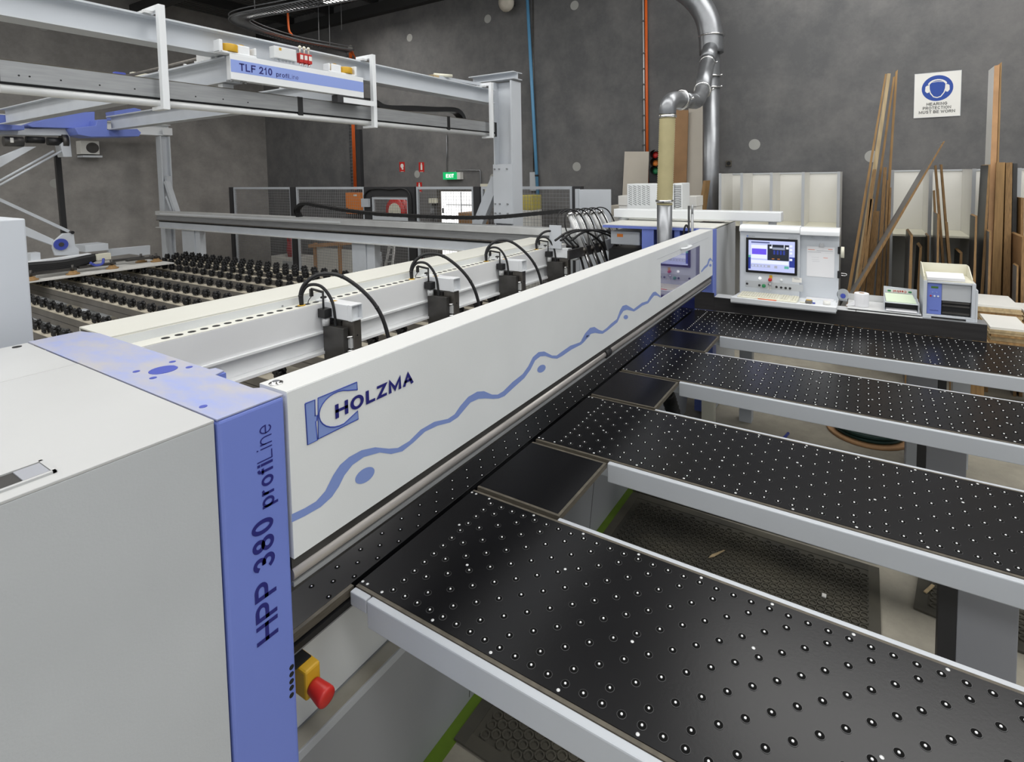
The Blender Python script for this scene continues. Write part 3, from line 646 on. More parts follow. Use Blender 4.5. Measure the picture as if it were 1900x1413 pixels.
# clip panel right of the screen
XP = XC+.045
box('clip_panel', 'light_grey', con, XP, XP+.02, yr_, ym-.001, 1.09, 1.632)
box('panel_shelf', 'white_gloss', con, XC-.01, XP-.0005, yr_+.01, ym-.002, 1.085, 1.095)
for a in (1225, 1408): q = cz(a, 255, XP); box('panel_clip', 'steel_paint', con, XP-.012, XP-.0002, q.y-.008, q.y+.008, q.z-.012, q.z+.012, .002)
pa_, pb_ = cz(1140, 372, XP), cz(1505, 800, XP)
pp = tag(box('job_sheet', 'paper', None, XP-.0022, XP-.0008, pb_.y, pa_.y, pb_.z, pa_.z), 'white printed job sheet clipped on the panel beside the console screen', 'paper')
mat('print_orange', (.75, .25, .15), .6); mat('print_grey', (.42, .42, .46), .6)
for (a0, b0, a1, b1, m) in ((1155, 412, 1245, 424, 'print_orange'), (1425, 412, 1485, 424, 'print_orange'), (1360, 527, 1420, 537, 'print_orange'), (1270, 435, 1490, 441, 'print_grey'), (1150, 450, 1330, 455, 'print_grey'), (1200, 520, 1300, 524, 'print_grey'), (1205, 550, 1300, 554, 'print_grey'), (1210, 575, 1310, 579, 'print_grey'), (1380, 465, 1490, 470, 'print_grey')):
    q0, q1 = cz(a0, b0, XP), cz(a1, b1, XP); box('printed_line', m, pp, XP-.0026, XP-.0023, q1.y, q0.y, min(q0.z, q1.z), max(q0.z, q1.z))
q = cz(1335, 365, XP); bc = tag(MB().prism([(XP-.003, q.y+.02, q.z-.012), (XP-.003, q.y-.02, q.z-.012), (XP-.003, q.y-.01, q.z+.02), (XP-.003, q.y+.01, q.z+.02)], (-.006, 0, 0)).build('paper_clip', 'chrome', None), 'small chrome clip holding the job sheet on the console panel', 'clip')
q0, q1 = cz(1130, 965, XC), cz(1500, 1030, XC); tag(box('paper_pad', 'paper', None, XC-.008, XP-.004, q1.y, q0.y, 1.0955, 1.104), 'thin white paper pad on the shelf under the job sheet', 'paper')
# right edge clips, tape roll, round holder
q = cz(1585, 430, XP); tag(MB().box(XP-.01, XP+.03, q.y-.004, q.y+.016, q.z-.03, q.z+.03).build('bulldog_clip', 'black', None, .003), 'upper black bulldog clip on the right edge of the console', 'clip', 'bulldog clips on the console edge')
MB_t = MB().tube([(XP-.02, q.y-.022, q.z-.01), (XP+.0, q.y-.022, q.z-.01)], .042, 24)
tag(MB().tube([(XP-.004, q.y-.006, q.z-.014), (XP-.004, q.y-.030, q.z-.014)], [.045, .045], 26).build('tape_roll', 'key_cream', None), 'cream roll of tape hanging on the right edge of the console', 'tape roll')
q = cz(1580, 755, XP); tc_ = tag(MB().box(XP-.01, XP+.03, q.y-.004, q.y+.016, q.z-.03, q.z+.03).build('bulldog_clip', 'black', None, .003), 'lower black bulldog clip on the right edge of the console', 'clip', 'bulldog clips on the console edge')
MB().tube(smooth_path([(XP, q.y-.006, q.z+.012), (XP-.003, q.y-.035, q.z+.012), (XP-.003, q.y-.052, q.z+.005), (XP-.003, q.y-.035, q.z-.006), (XP, q.y-.006, q.z-.004)], 5), .0025, 6).build('clip_handle', 'chrome', tc_)
q = cz(1625, 1040, XP); rh = thing('tape_dispenser', 'clear round dispenser with a blue centre beside the console tray', 'dispenser', (XP, q.y, q.z-.045))
mat('clear_plastic', (.75, .8, .82), .15, alpha=.35)
MB().cyl((XP, q.y, q.z+.01), (XP+.016, q.y, q.z+.01), .045, 24).build('disc', 'clear_plastic', rh)
MB().cyl((XP-.012, q.y, q.z), (XP-.0005, q.y, q.z), .019, 20).build('hub', 'blue_deep', rh)
box('dispenser_bracket', 'light_grey', rh, XP+.0165, XP+.022, q.y-.03, yr_-.0005, q.z-.045, q.z-.012)
# keyboard tray
ty0, ty1 = .176, .948
tray_prof = [(4.650, 1.112), (4.655, 1.116), (4.67, 1.108), (5.05, 1.079), (5.05, 1.0745), (4.69, 1.0745), (4.662, 1.062), (4.652, 1.075)]
MB().prism([(x, ty0, z) for x, z in tray_prof], (0, ty1-ty0, 0)).build('keyboard_tray', 'white_gloss', con, .002)
box('tray_end', 'white_gloss', con, 4.68, 5.0, ty0-.004, ty0-.0005, 1.076, 1.112)
# keyboard lying on the tray
kb = thing('keyboard', 'cream computer keyboard lying on the console tray', 'keyboard', (4.80, .72, 1.10))
kx0, kx1, ky0, ky1 = 4.70, 4.905, .452, .905
def kz(x): return 1.1075-(x-4.67)*.0763
ksl = (kz(kx1)-kz(kx0))/(kx1-kx0)
MB().prism([(kx0, ky0, kz(kx0)+.001), (kx1, ky0, kz(kx1)+.001), (kx1, ky0, kz(kx1)+.030), (kx0, ky0, kz(kx0)+.013)], (0, ky1-ky0, 0)).build('key_base', 'key_cream', kb, .003)
kk_ = MB(); 
for r_ in range(6):
    for c_ in range(22):
        if c_ in (15, 19): continue
        x = kx0+.022+r_*.028; y = ky1-.012-c_*.0195; zt = kz(x)+.013+(x-kx0)/(kx1-kx0)*.017*1.0
        kk_.box(x, x+.023, y-.0165, y, zt-.003, zt+.006)
kk_.build('keys', 'key_cream', kb, kind='stuff')
tag(MB().cyl((4.688, .74, 1.1118), (4.690, .60, 1.1118), .004, 8).build('marker_pen', 'orange_cable', None), 'orange pen lying along the front of the keyboard', 'pen')
tm = thing('tape_measure', 'yellow and black tape measure lying on the console tray', 'tape measure', (4.75, .37, 1.104))
MB().box(4.73, 4.785, .345, .395, 1.103, 1.128).build('case', 'steel_brown', tm, .008)
MB().box(4.74, 4.775, .352, .388, 1.1283, 1.1295).build('case_sticker', 'yellow', tm)
MB().box(4.745, 4.765, .3955, .435, 1.1035, 1.108).build('blade_end', 'key_cream', tm)
MB().box(4.745, 4.765, .325, .3445, 1.104, 1.112).build('belt_clip', 'blue_deep', tm)
tag(MB().tube([(4.78, .245, 1.101), (4.78, .245, 1.128)], .026, 24).build('white_tape_roll', 'board_white', None), 'white roll of tape lying at the right end of the console tray', 'tape roll')
# ---- shelf plate, toilet roll, document tray, printer
sh = thing('shelf_plate', 'thin grey metal shelf plate behind the toilet roll', 'shelf', (4.95, -.13, 1.074))
box('plate', 'alu_light', sh, 4.80, 5.12, -.365, .106, 1.083, 1.090, .001)
box('back_lip', 'alu_light', sh, 5.115, 5.12, -.365, .106, 1.0905, 1.14)
box('plate_support', 'black', sh, 4.82, 4.90, -.36, .10, 1.0738, 1.0828)
text('plate_lettering', 'Ground', 'print_grey', sh, (5.1146, -.17, 1.105), (0, -1, 0), (0, 0, 1), .11, .016)
q = P(1597, 570, 'z', 1.0905)
tr_ = thing('toilet_roll', 'white paper roll standing on the shelf plate beside the console', 'paper roll', (q.x+.05, q.y, 1.0905))
cx_, cy_ = q.x+.05, q.y-.004
MB().tube([(cx_, cy_, 1.0906), (cx_, cy_, 1.195)], .050, 28).build('roll', 'paper', tr_, .003)
MB().cyl((cx_, cy_, 1.1951), (cx_, cy_, 1.1958), .019, 18).build('core', 'mdf', tr_)
MB().prism([(cx_-.03, cy_+.042, 1.1), (cx_-.06, cy_+.10, 1.093), (cx_-.06, cy_+.10, 1.102), (cx_-.03, cy_+.042, 1.135)], (.004, .002, 0)).build('loose_sheet', 'paper', tr_)
dt = thing('document_tray', 'grey document tray with an upside-down oil sticker and green papers', 'tray', (4.93, -.27, 1.0905))
ya_, yb2 = -.135, -.352
def dz(a, b_, x): return P(1560+a/6.333, 480+b_/6.333, 'x', x)
box('tray_floor', 'light_grey', dt, 4.815, 5.06, yb2, ya_, 1.0908, 1.096)
box('tray_side', 'light_grey', dt, 4.815, 5.06, ya_-.004, ya_, 1.0962, 1.165)
box('tray_side', 'light_grey', dt, 4.815, 5.06, yb2, yb2+.004, 1.0962, 1.165)
box('upper_tray', 'light_grey', dt, 4.83, 5.06, yb2+.0045, ya_-.0045, 1.150, 1.154)
bk = MB().prism([(5.05, ya_, 1.154), (5.05, yb2, 1.154), (5.06, yb2, 1.225), (5.06, ya_, 1.235)], (.004, 0, 0)).build('tray_back', 'light_grey', dt)
box('dark_interior', 'black', dt, 4.90, 4.91, yb2+.006, ya_-.006, 1.0965, 1.1495)
box('sticker', 'board_white', dt, 5.046, 5.0485, yb2+.03, ya_-.02, 1.188, 1.216)
stext('sticker_lettering', 'Castrol', 'red', dt, (5.0455, yb2+.068, 1.212), (0, 1, 0), (0, 0, -1), .085, .018, .2, .13)
for y in (ya_-.048, yb2+.034): box('sticker_mark', 'green', dt, 5.0452, 5.0458, y, y+.022, 1.196, 1.210)
tag(MB().prism([(4.85, ya_-.012, 1.1545), (4.85, yb2+.015, 1.1545), (5.03, yb2+.03, 1.182), (5.03, ya_-.008, 1.182)], (0, 0, .006)).build('green_papers', 'paper_green', None), 'pale green papers in the upper tray below the upside-down sticker', 'paper')
tag(box('white_papers', 'paper', None, 4.80, 4.895, yb2+.012, ya_-.012, 1.0964, 1.101), 'white papers in the lower slot of the document tray', 'paper')
pr = thing('label_printer', 'blue and grey label printer in a white case on the dark fence', 'printer', (4.95, -.52, 1.074))
y0p, y1p = -.672, -.372; zp0, zp1 = 1.074, 1.345
for a in ((4.80, 5.13, y1p-.022, y1p, 1.10, zp1), (4.80, 5.13, y0p, y0p+.022, 1.10, zp1), (4.80, 5.13, y0p+.0225, y1p-.0225, zp1-.014, zp1), (4.80, 5.13, y0p, y1p, 1.086, 1.0998)): box('case_panel', 'light_grey', pr, *a, .002)
for a in ((y1p-.05, y1p), (y0p, y0p+.05)): box('case_foot', 'light_grey', pr, 4.80, 5.1, *a, zp0, 1.0858)
ym_ = y1p-.022-.086
box('printer_panel', 'blue', pr, 4.812, 4.83, ym_, y1p-.0235, 1.102, zp1-.016, .002)
box('printer_cover', 'grey_paint', pr, 4.816, 4.90, y0p+.024, ym_-.001, 1.205, zp1-.016, .003)
box('printer_slot', 'black', pr, 4.835, 4.90, y0p+.024, ym_-.001, 1.102, 1.2045)
for z in (1.19, 1.165, 1.112): box('printer_roller', 'steel_dark', pr, 4.818, 4.8345, y0p+.03, ym_-.006, z, z+.012)
emit('lcd', (.06, .16, .03), .5)
box('printer_display', 'lcd', pr, 4.8105, 4.8118, ym_+.02, y1p-.046, 1.292, 1.306)
for dy, m in ((.045, 'red'), (.067, 'white_gloss'), (.088, 'white_gloss')): MB().cyl((4.8119, y1p-dy, 1.235), (4.809, y1p-dy, 1.235), .006, 14).build('printer_button', m, pr)
for dy in (.055, .08): MB().cyl((4.8119, y1p-dy, 1.262), (4.810, y1p-dy, 1.262), .004, 12).build('printer_button', 'blue_pale', pr)
text('printer_badge', 'HOLZMA', 'ink', pr, (4.8114, y1p-.042, 1.126), (0, -1, 0), (0, 0, 1), .05, .008)
text('printer_badge', 'datamax', 'print_grey', pr, (4.8154, y0p+.075, 1.31), (0, -1, 0), (0, 0, 1), .035, .007)
box('side_board', 'light_grey', pr, 4.80, 5.05, y0p-.012, y0p-.0005, 1.0745, 1.30)
pt = thing('paper_tray', 'cream open paper tray on top of the label printer', 'tray', (4.97, -.52, zp1))
box('tray_floor', 'key_cream', pt, 4.81, 5.12, y0p+.01, y1p, zp1+.0005, zp1+.005)
MB().prism([(4.80, y1p, zp1+.0055), (5.12, y1p, zp1+.0055), (5.12, y1p, zp1+.095), (5.0, y1p, zp1+.095), (4.80, y1p, zp1+.03)], (0, -.005, 0)).build('tray_side', 'key_cream', pt)
MB().prism([(4.87, y0p+.01, zp1+.0055), (5.12, y0p+.01, zp1+.0055), (5.12, y0p+.01, zp1+.085), (5.05, y0p+.01, zp1+.085), (4.87, y0p+.01, zp1+.02)], (0, .005, 0)).build('tray_side', 'key_cream', pt)
box('tray_back', 'key_cream', pt, 5.115, 5.12, y0p+.0155, y1p-.0055, zp1+.0055, zp1+.09)
tp = tag(MB().prism([(4.80, y1p-.02, zp1+.006), (4.82, y0p+.06, zp1+.006), (5.08, y0p+.04, zp1+.006), (5.06, y1p-.03, zp1+.006)], (0, 0, .022)).build('loose_papers', 'paper', None, .002), 'pile of loose white papers in the tray on the printer', 'paper')
# ================================================================= PUSHER (programme fence) BEHIND THE BEAM
YG = 2.70
pu = thing('pusher_beam', 'long white perforated pusher beam with steel grippers behind the saw beam', 'pusher', (3.2, 2.9, 1.1))
PX0, PX1 = .95, 5.02
pb = MB().box(PX0, PX1, YG, YG+.10, 1.262, 1.422).box(PX0, PX1, YG-.012, YG+.10, 1.247, 1.262).box(PX0, PX1, YG+.035, YG+.10, 1.145, 1.247).box(PX0, PX1, YG-.02, YG+.11, 1.127, 1.145).build('beam', 'pusher_white', pu, .002)
box('beam_top', 'cream', pu, PX0, PX1, YG+.001, YG+.105, 1.4222, 1.4245)
hp = None
for k in range(64):
    x = 1.194+.0573*k
    if x > 4.9: break
    if hp is None:
        hp = two_mat('cable_hole', [(MB().cyl((0, 0, 0), (0, 0, .001), .018, 16), 'hole')], pb, (x, YG+.052, 1.4246))
    else: c = hp.copy(); COL.objects.link(c); c.parent = pb; c.location = Vector((x, YG+.052, 1.4246))-wloc(pb)
cv = MB().box(1.0, 5.0, YG+.110, YG+.435, 1.466, 1.474).box(1.0, 5.0, YG+.106, YG+.114, 1.40, 1.466).box(1.0, 5.0, YG+.427, YG+.435, 1.36, 1.466).build('rear_cover', 'cream', pu, .0015)
box('cover_lip', 'white', pu, 1.0, 5.0, YG+.1052, YG+.1058, 1.40, 1.464)
box('cover_end', 'steel_dark', pu, 1.004, 1.012, YG+.116, YG+.425, 1.37, 1.465)
q = P(524, 567.5, 'y', YG+.105); MB().cyl((q.x, YG+.105, q.z), (q.x, YG+.103, q.z), .006, 10).build('cover_screw', 'alu', pu)
# ---- one gripper (part with sub-parts), copied along the beam
def gripper(a, b_, pyc):
    xl = P(a, pyc, 'y', YG-.05).x; xr = xl+.098; yf = YG-.225; yb_ = YG-.01
    g = box('gripper', 'steel_dark', pu, xl, xl+.034, yf+.035, yb_, 1.02, 1.30, .003)
    box('gripper_column', 'steel_brown', g, xl+.045, xr, yf, yf+.10, 1.02, 1.335, .003)
    box('gripper_back', 'steel_dark', g, xl+.036, xr-.006, yf+.105, yb_, 1.02, 1.325)
    for z in (1.05, 1.15, 1.25): MB().cyl((xr-.03, yf-.0006, z), (xr-.03, yf+.0005, z), .005, 10).build('bolt_hole', 'hole', g)
    MB().box(xl+.030, xl+.047, yf+.01, yf+.05, 1.18, 1.24).build('guide_block', 'alu_light', g)
    MB().cyl((xl+.02, yf+.03, 1.245), (xl+.046, yf+.01, 1.245), .008, 10).build('guide_roller', 'chrome', g)
    MB().cyl((xl+.02, yf+.03, 1.165), (xl+.046, yf+.01, 1.165), .008, 10).build('guide_roller', 'chrome', g)
    tz0, tz1, t = 1.338, 1.432, .006; ty0_, ty1_ = yf-.012, YG+.085; tx0, tx1 = xl+.022, xr+.004
    box('square_tube', 'white_gloss', g, tx0, tx1, ty0_+.03, ty1_, tz0+.002, tz1, .004)
    tb = MB().box(tx0, tx0+t, ty0_, ty0_+.0295, tz0+.002, tz1).box(tx1-t, tx1, ty0_, ty0_+.0295, tz0+.002, tz1).box(tx0+t, tx1-t, ty0_, ty0_+.0295, tz0+.002, tz0+.002+t).box(tx0+t, tx1-t, ty0_, ty0_+.0295, tz1-t, tz1)
    tb.build('tube_mouth', 'white_gloss', g)
    box('tube_sticker', 'yellow', g, tx0+.01, tx0+.05, YG-.06, YG-.03, tz1+.0003, tz1+.001)
    MB().cyl((tx0+.02, YG+.03, tz1), (tx0+.02, YG+.03, tz1+.012), .004, 8).lathe((tx0+.02, YG+.03, tz1+.012), (0, 0, 1), [(0, .018), (.008, .018), (.012, .010)], 12).build('clamp_knob', 'black', g)
    MB().cyl((xl+.0, YG-.04, 1.30), (xl+.0, YG-.04, 1.345), .022, 12).build('air_cylinder', 'alu_light', g)
    MB().cyl((xl-.006, YG-.03, 1.345), (xl-.006, YG-.03, 1.50), .006, 8).bar((xl-.006, YG-.03, 1.495), (xl-.01, YG+.07, 1.505), .01, .012).bar((xl-.01, YG+.07, 1.505), (xl-.01, YG+.07, 1.46), .016, .016, (1, 0, 0)).box(xl-.03, xl+.018, YG-.07, YG-.01, 1.35, 1.40).build('sensor_bracket', 'black', g)
    MB().tube(smooth_path([(xl-.012, YG+.068, 1.46), (xl-.03, YG+.07, 1.44), (xl-.045, YG+.056, 1.425)], 4), .0025, 5).build('sensor_wire', 'black', g)
    h0 = Vector((xl-.09, YG+.052, 1.425))
    big = [h0, h0+Vector((-.002, .0, .07)), h0+Vector((.02, -.02, .13)), h0+Vector((.075, -.075, .175)), h0+Vector((.16, -.16, .155)), h0+Vector((.25, -.26, .04)), h0+Vector((.30, -.33, -.10)), h0+Vector((.325, -.37, -.30)), h0+Vector((.33, -.38, -.40))]
    MB().tube(smooth_path(big, 5), .0115, 8).build('air_hose', 'black_rubber', g)
    sm_ = [h0+Vector((.004, .0, 0)), h0+Vector((.004, -.005, .07)), h0+Vector((.03, -.03, .115)), h0+Vector((.075, -.08, .105)), h0+Vector((.105, -.125, .03)), h0+Vector((.11, -.15, -.08)), h0+Vector((.105, -.16, -.36))]
    MB().tube(smooth_path(sm_, 5), .009, 8).build('air_hose', 'black_rubber', g)
    for k in (.10, .5, .72): 
        p_ = smooth_path(big, 5); i = int(k*(len(p_)-1)); MB().lathe(p_[i]-(p_[i+1]-p_[i]).normalized()*.004, p_[i+1]-p_[i], [(0, .0135), (.008, .0135)], 8).build('hose_tie', 'black', g)
    MB().lathe((h0.x, h0.y, 1.4247), (0, 0, 1), [(0, .022), (.003, .022), (.004, .013)], 14).build('hose_gland', 'yellow', g)
    MB().box(h0.x+.30, h0.x+.36, h0.y-.41, h0.y-.35, 1.0, 1.03).build('hose_foot', 'black', g, .004)
for a, b_, c_ in ((607, 667, 600), (800, 850, 520), (932, 973, 500), (1021, 1058, 480)): gripper(a, b_, c_)
# ---- inclined cylinders near the far end of the pusher
cc = thing('cylinder_bank', 'bank of inclined silver air cylinders with black hoses beside the pusher', 'air cylinders', (4.9, 2.4, 1.1))
for k in range(5):
    top = P(1058+14*k, 398-1.2*k, 'y', 2.52); bot = P(1083+14.5*k, 463-3.5*k, 'y', 2.37)
    d = (bot-top).normalized()
    c = MB().tube([top, bot], .030, 16).build('air_cylinder', 'alu_light', cc)
    MB().tube([top-d*.02, top+d*.012], .035, 14).build('end_cap', 'chrome', c); MB().tube([bot-d*.012, bot+d*.02], .036, 14).build('end_cap', 'steel_brown', c)
    for s_ in (-.017, .017): MB().tube([top+Vector((s_, -.03, 0)), bot+Vector((s_, -.03, 0))], .005, 6).build('tie_rod', 'chrome', c)
    MB().tube([bot+d*.021, bot+d*.22], .010, 10).build('piston_rod', 'chrome', c)
    MB().tube([bot+d*.03+Vector((.05, .02, 0)), bot+d*.24+Vector((.05, .02, 0))], .024, 10).build('guide_column', 'steel_dark', c)
    o = top+Vector((0, 0, .015))
    MB().tube(smooth_path([o, o+Vector((-.05, .06, .03)), o+Vector((-.13, .08, -.04)), o+Vector((-.16, .05, -.17)), o+Vector((-.09, .0, -.29)), o+Vector((-.03, -.05, -.36))], 5), .007, 6).build('air_hose', 'black_rubber', c)
    MB().tube(smooth_path([o+Vector((-.10, .05, .0)), o+Vector((-.03, .0, .04)), o+Vector((.07, -.06, .0)), o+Vector((.14, -.11, -.14)), bot+Vector((.05, -.04, .03))], 5), .007, 6).build('air_hose', 'black_rubber', c)
MB().prism([P(1056, 465, 'y', 2.36), P(1150, 440, 'y', 2.36), P(1150, 458, 'y', 2.36), P(1056, 482, 'y', 2.36)], (0, .02, 0)).build('mounting_plate', 'steel_dark', cc)
MB().prism([P(1125, 445, 'y', 2.30), P(1143, 440, 'y', 2.30), P(1143, 447, 'y', 2.30), P(1130, 466, 'y', 2.30)], (0, .02, 0)).build('bracket_plate', 'light_grey', cc)
box('back_plate', 'light_grey', cc, 4.60, 4.615, 2.53, 2.66, 1.43, 1.66)
for (x0_, x1_, yy) in ((1040, 1155, 2.2), (1060, 1165, 2.2), (1098, 1148, 2.25), (1030, 1120, 2.3)):
    MB().tube(smooth_path([P(x0_, 446, 'y', yy+.12), P(x0_+25, 430, 'y', yy+.08), P((x0_+x1_)/2+8, 428, 'y', yy+.03), P(x1_-8, 447, 'y', yy), P(x1_+4, 472, 'y', yy), P(x1_+9, 505, 'y', yy)], 6), .011, 8).build('air_hose', 'black_rubber', cc)

# ================================================================= INFEED ROLLER RAILS
def wheel_mesh():
    b = MB()
    for sx, ph in ((-.016, 0), (.016, 30)):
        b.cyl((sx-.010, 0, 0), (sx+.010, 0, 0), .031, 10)
        for k in range(6):
            g = math.radians(60*k+ph); c = Vector((sx, .034*math.cos(g), .034*math.sin(g))); t = Vector((0, -math.sin(g), math.cos(g)))
            b.tube([c-t*.015, c-t*.008, c+t*.008, c+t*.015], [.006, .012, .012, .006], 6)
    b.cyl((-.030, 0, 0), (.030, 0, 0), .010, 8)
    return b
WH = wheel_mesh(); wproto = None
ROWS = [1.36, 1.70, 2.05, 2.495, 2.815, 3.115, 3.485, 3.84, 4.12, 4.35, 4.49, 4.63]
names = ['nearest the left panel', 'second from the left panel', 'third from the left panel', 'fourth from the left panel', 'fifth from the left panel', 'sixth from the left panel', 'seventh from the left panel', 'eighth from the left panel', 'fourth from the far guide beam', 'third from the far guide beam', 'second from the far guide beam', 'last one beside the far guide beam']
mat('rail_grey', (.22, .205, .185), .5, metal=.25, noise=.2, nscale=5)
mat('rail_cream', (.55, .50, .40), .6)
for ri, x in enumerate(ROWS):
    t = thing('roller_rail', 'grey roller rail with black wheels, '+names[ri], 'roller rail', (x, 5.7, 0), 'roller rails of the infeed table')
    yA, yB2 = 2.02, 9.75
    rl = box('rail', 'rail_grey', t, x-.070, x+.010, yA, yB2, .745, .868)
    box('wheel_ledge', 'rail_cream', t, x-.072, x-.0, yA, yB2, .8682, .8735)
    box('rail_groove', 'black', t, x-.0712, x-.0702, yA, yB2, .800, .804)
    for y in (6.3, 9.2):
        box('rail_leg', 'steel_paint', t, x-.06, x+.0, y, y+.08, 0, .745)
    for k in range(-19, 18):
        y = 6.13+.2115*k
        if 3.4 < y < 4.9: continue
        if ri == 0 and y > 6: continue
        if wproto is None: wproto = two_mat('wheel', [(WH, 'black_rubber')], t, (x-.035, y, .922))
        else: c = wproto.copy(); COL.objects.link(c); c.parent = t; c.location = Vector((x-.035, y, .922))-wloc(t)
# frame seen under the nearest rails
fr = thing('table_frame', 'pale steel cross frame under the infeed roller rails', 'frame', (2.2, 7.0, 0))
for y in (7.3, 8.55): box('cross_beam', 'light_grey', fr, 1.0, 4.3, y, y+.12, .62, .744, .004)
for x, y in ((1.05, 7.3), (1.85, 7.3), (1.05, 8.55), (1.9, 8.55)): box('frame_leg', 'steel_paint', fr, x, x+.14, y, y+.12, 0, .619)
# ================================================================= GUIDE BEAM WITH CABLE CHAIN
gb = thing('guide_beam', 'long grey guide beam on posts running behind the roller table', 'beam', (5.15, 7.5, 0))
gy0, gy1 = 2.6, 11.8
box('top_cap', 'alu_light', gb, 5.06, 5.22, gy0, gy1, 1.492, 1.572, .004)
box('upper_web', 'alu', gb, 5.085, 5.20, gy0, gy1, 1.395, 1.4915)
box('guide_rod', 'steel_brown', gb, 5.070, 5.0845, gy0, gy1, 1.388, 1.402)
box('groove', 'black', gb, 5.12, 5.20, gy0, gy1, 1.362, 1.3945)
box('lower_web', 'steel_paint', gb, 5.085, 5.20, gy0, gy1-.08, 1.262, 1.3615)
box('bottom_flange', 'alu_light', gb, 5.05, 5.22, gy0, gy1, 1.246, 1.2615, .002)
box('slide_rail', 'white_gloss', gb, 5.052, 5.0595, P(630, 410, 'x', 5.05).y, 11.6, 1.515, 1.540)
for ya, yb_ in ((5.74, 6.18), (10.30, 10.90)): 
    box('post', 'steel_paint', gb, 5.10, 5.24, ya+.16, yb_, 0, 1.2455, .003)
    box('post_plate', 'light_grey', gb, 5.12, 5.22, ya, ya+.158, 0, 1.2455, .002)
box('post_foot', 'light_grey', gb, 5.0, 5.3, 10.15, 10.299, 0, .5)
ch = [P(*q, 'x', 5.15) for q in ((556, 402), (551, 391), (557, 381), (570, 378), (600, 383), (650, 391), (700, 396.5), (760, 400), (820, 402.5), (880, 403.5), (930, 402), (980, 397.5), (1050, 390.5))]
ch = smooth_path(ch, 5)
cb = MB(); n_ = len(ch)
vs = []
for i, p in enumerate(ch):
    tg = (ch[min(i+1, n_-1)]-ch[max(i-1, 0)]).normalized(); nr = Vector((0, -tg.z, tg.y))
    vs += [p+Vector((-.045, 0, 0))-nr*.02, p+Vector((.045, 0, 0))-nr*.02, p+Vector((.045, 0, 0))+nr*.02, p+Vector((-.045, 0, 0))+nr*.02]
fs = [(4*i+j, 4*i+(j+1) % 4, 4*i+4+(j+1) % 4, 4*i+4+j) for i in range(n_-1) for j in range(4)]+[(0, 1, 2, 3), (4*n_-1, 4*n_-2, 4*n_-3, 4*n_-4)]
kc = thing('cable_chain', 'black cable chain lying along the grey guide beam', 'cable chain', (5.15, 5.4, 1.573))
MB().add(vs, fs).build('chain', 'black', kc)
lk = MB()
for i in range(0, n_-1, 1):
    p = ch[i]; lk.box(p.x-.047, p.x+.047, p.y-.012, p.y+.012, p.z-.022, p.z+.022)
lk.build('chain_links', 'black_rubber', kc, kind='stuff')
# ================================================================= OVERHEAD PANEL CRANE
YR = 4.03
rw = thing('crane_runway', 'pale grey overhead crane runway beam with hangers and grey busbar rail', 'crane runway', (3.0, YR, 2.6))
MB().ibeam((.30, YR, 3.135), (5.55, YR, 3.135), .172, .16, .012, .010).build('i_beam', 'light_grey', rw)
yp = YR-.10
box('busbar_rail', 'alu', rw, .99, 5.48, yp, yp+.07, 2.694, 2.808, .001)
box('busbar_edge', 'ply_edge', rw, .99, 5.48, yp-.001, yp+.07, 2.8082, 2.8125)
box('busbar_slot', 'black', rw, .99, 5.48, yp+.02, yp+.06, 2.683, 2.6935)
MB().tube([(.99, yp+.022, 2.658), (5.48, yp+.022, 2.658)], .024, 14).build('busbar_tube', 'alu_light', rw)
box('busbar_end', 'black', rw, .98, .9895, yp-.003, yp+.075, 2.69, 2.815); box('busbar_end', 'black', rw, 5.481, 5.52, yp-.003, yp+.075, 2.64, 2.815)
for px in (558, 832):
    q = P(px, 215, 'y', yp); box('busbar_clip', 'black', rw, q.x-.022, q.x+.022, yp-.004, yp+.07, 2.668, 2.816)
for px, py in ((35, 140), (55, 142), (113, 149), (185, 158), (250, 165), (363, 179), (414, 184), (460, 190)):
    q = P(px, py, 'y', yp); MB().cyl((q.x, yp-.0006, q.z), (q.x, yp+.0005, q.z), .005, 8).build('screw', 'hole', rw)
yh = YR-.16
for xb in (1.755, 3.50, 5.33):
    h = MB().box(xb-.02, xb+.02, yh-.02, yh+.02, 2.612, 3.275).box(xb-.02, xb+.02, yh+.0205, YR+.04, 3.240, 3.275).box(xb-.02, xb+.02, yh+.0205, yp+.075, 2.612, 2.634).build('hanger', 'white_gloss', rw, .002)
    box('hanger_clamp', 'alu_light', h, xb-.07, xb-.021, yh+.05, YR+.05, 3.222, 3.239)
# stop pipe on top of the runway
MB().bar(P(812, 143, 'y', YR), P(900, 158, 'y', YR), .03, .03).build('stop_bar', 'steel_paint', rw)
q = P(818, 139, 'y', YR); MB().cyl(q+Vector((-.06, .05, -.0)), q+Vector((.12, -.06, 0)), .018, 12).build('stop_pipe', 'key_cream', rw)
MB().prism([P(803, 138, 'y', YR-.05), P(815, 140, 'y', YR-.05), P(815, 147, 'y', YR-.05), P(808, 145, 'y', YR-.05)], (0, .06, 0)).build('stop_wedge', 'wood_pale', rw)
# ---- main column
co = thing('steel_column', 'tall pale steel H column at the end of the crane runway', 'column', (5.68, 3.9, 0))
box('web', 'light_grey', co, 5.70, 5.715, 3.775, 4.02, 0, 3.33)
box('flange', 'light_grey', co, 5.60, 5.82, 3.755, 3.7745, 0, 3.33); box('flange', 'light_grey', co, 5.60, 5.82, 4.0205, 4.04, 0, 3.33)
MB().ibeam((5.70, 3.72, 3.395), (5.70, 4.42, 3.395), .09, .20, .010, .010).build('cap_beam', 'light_grey', co)
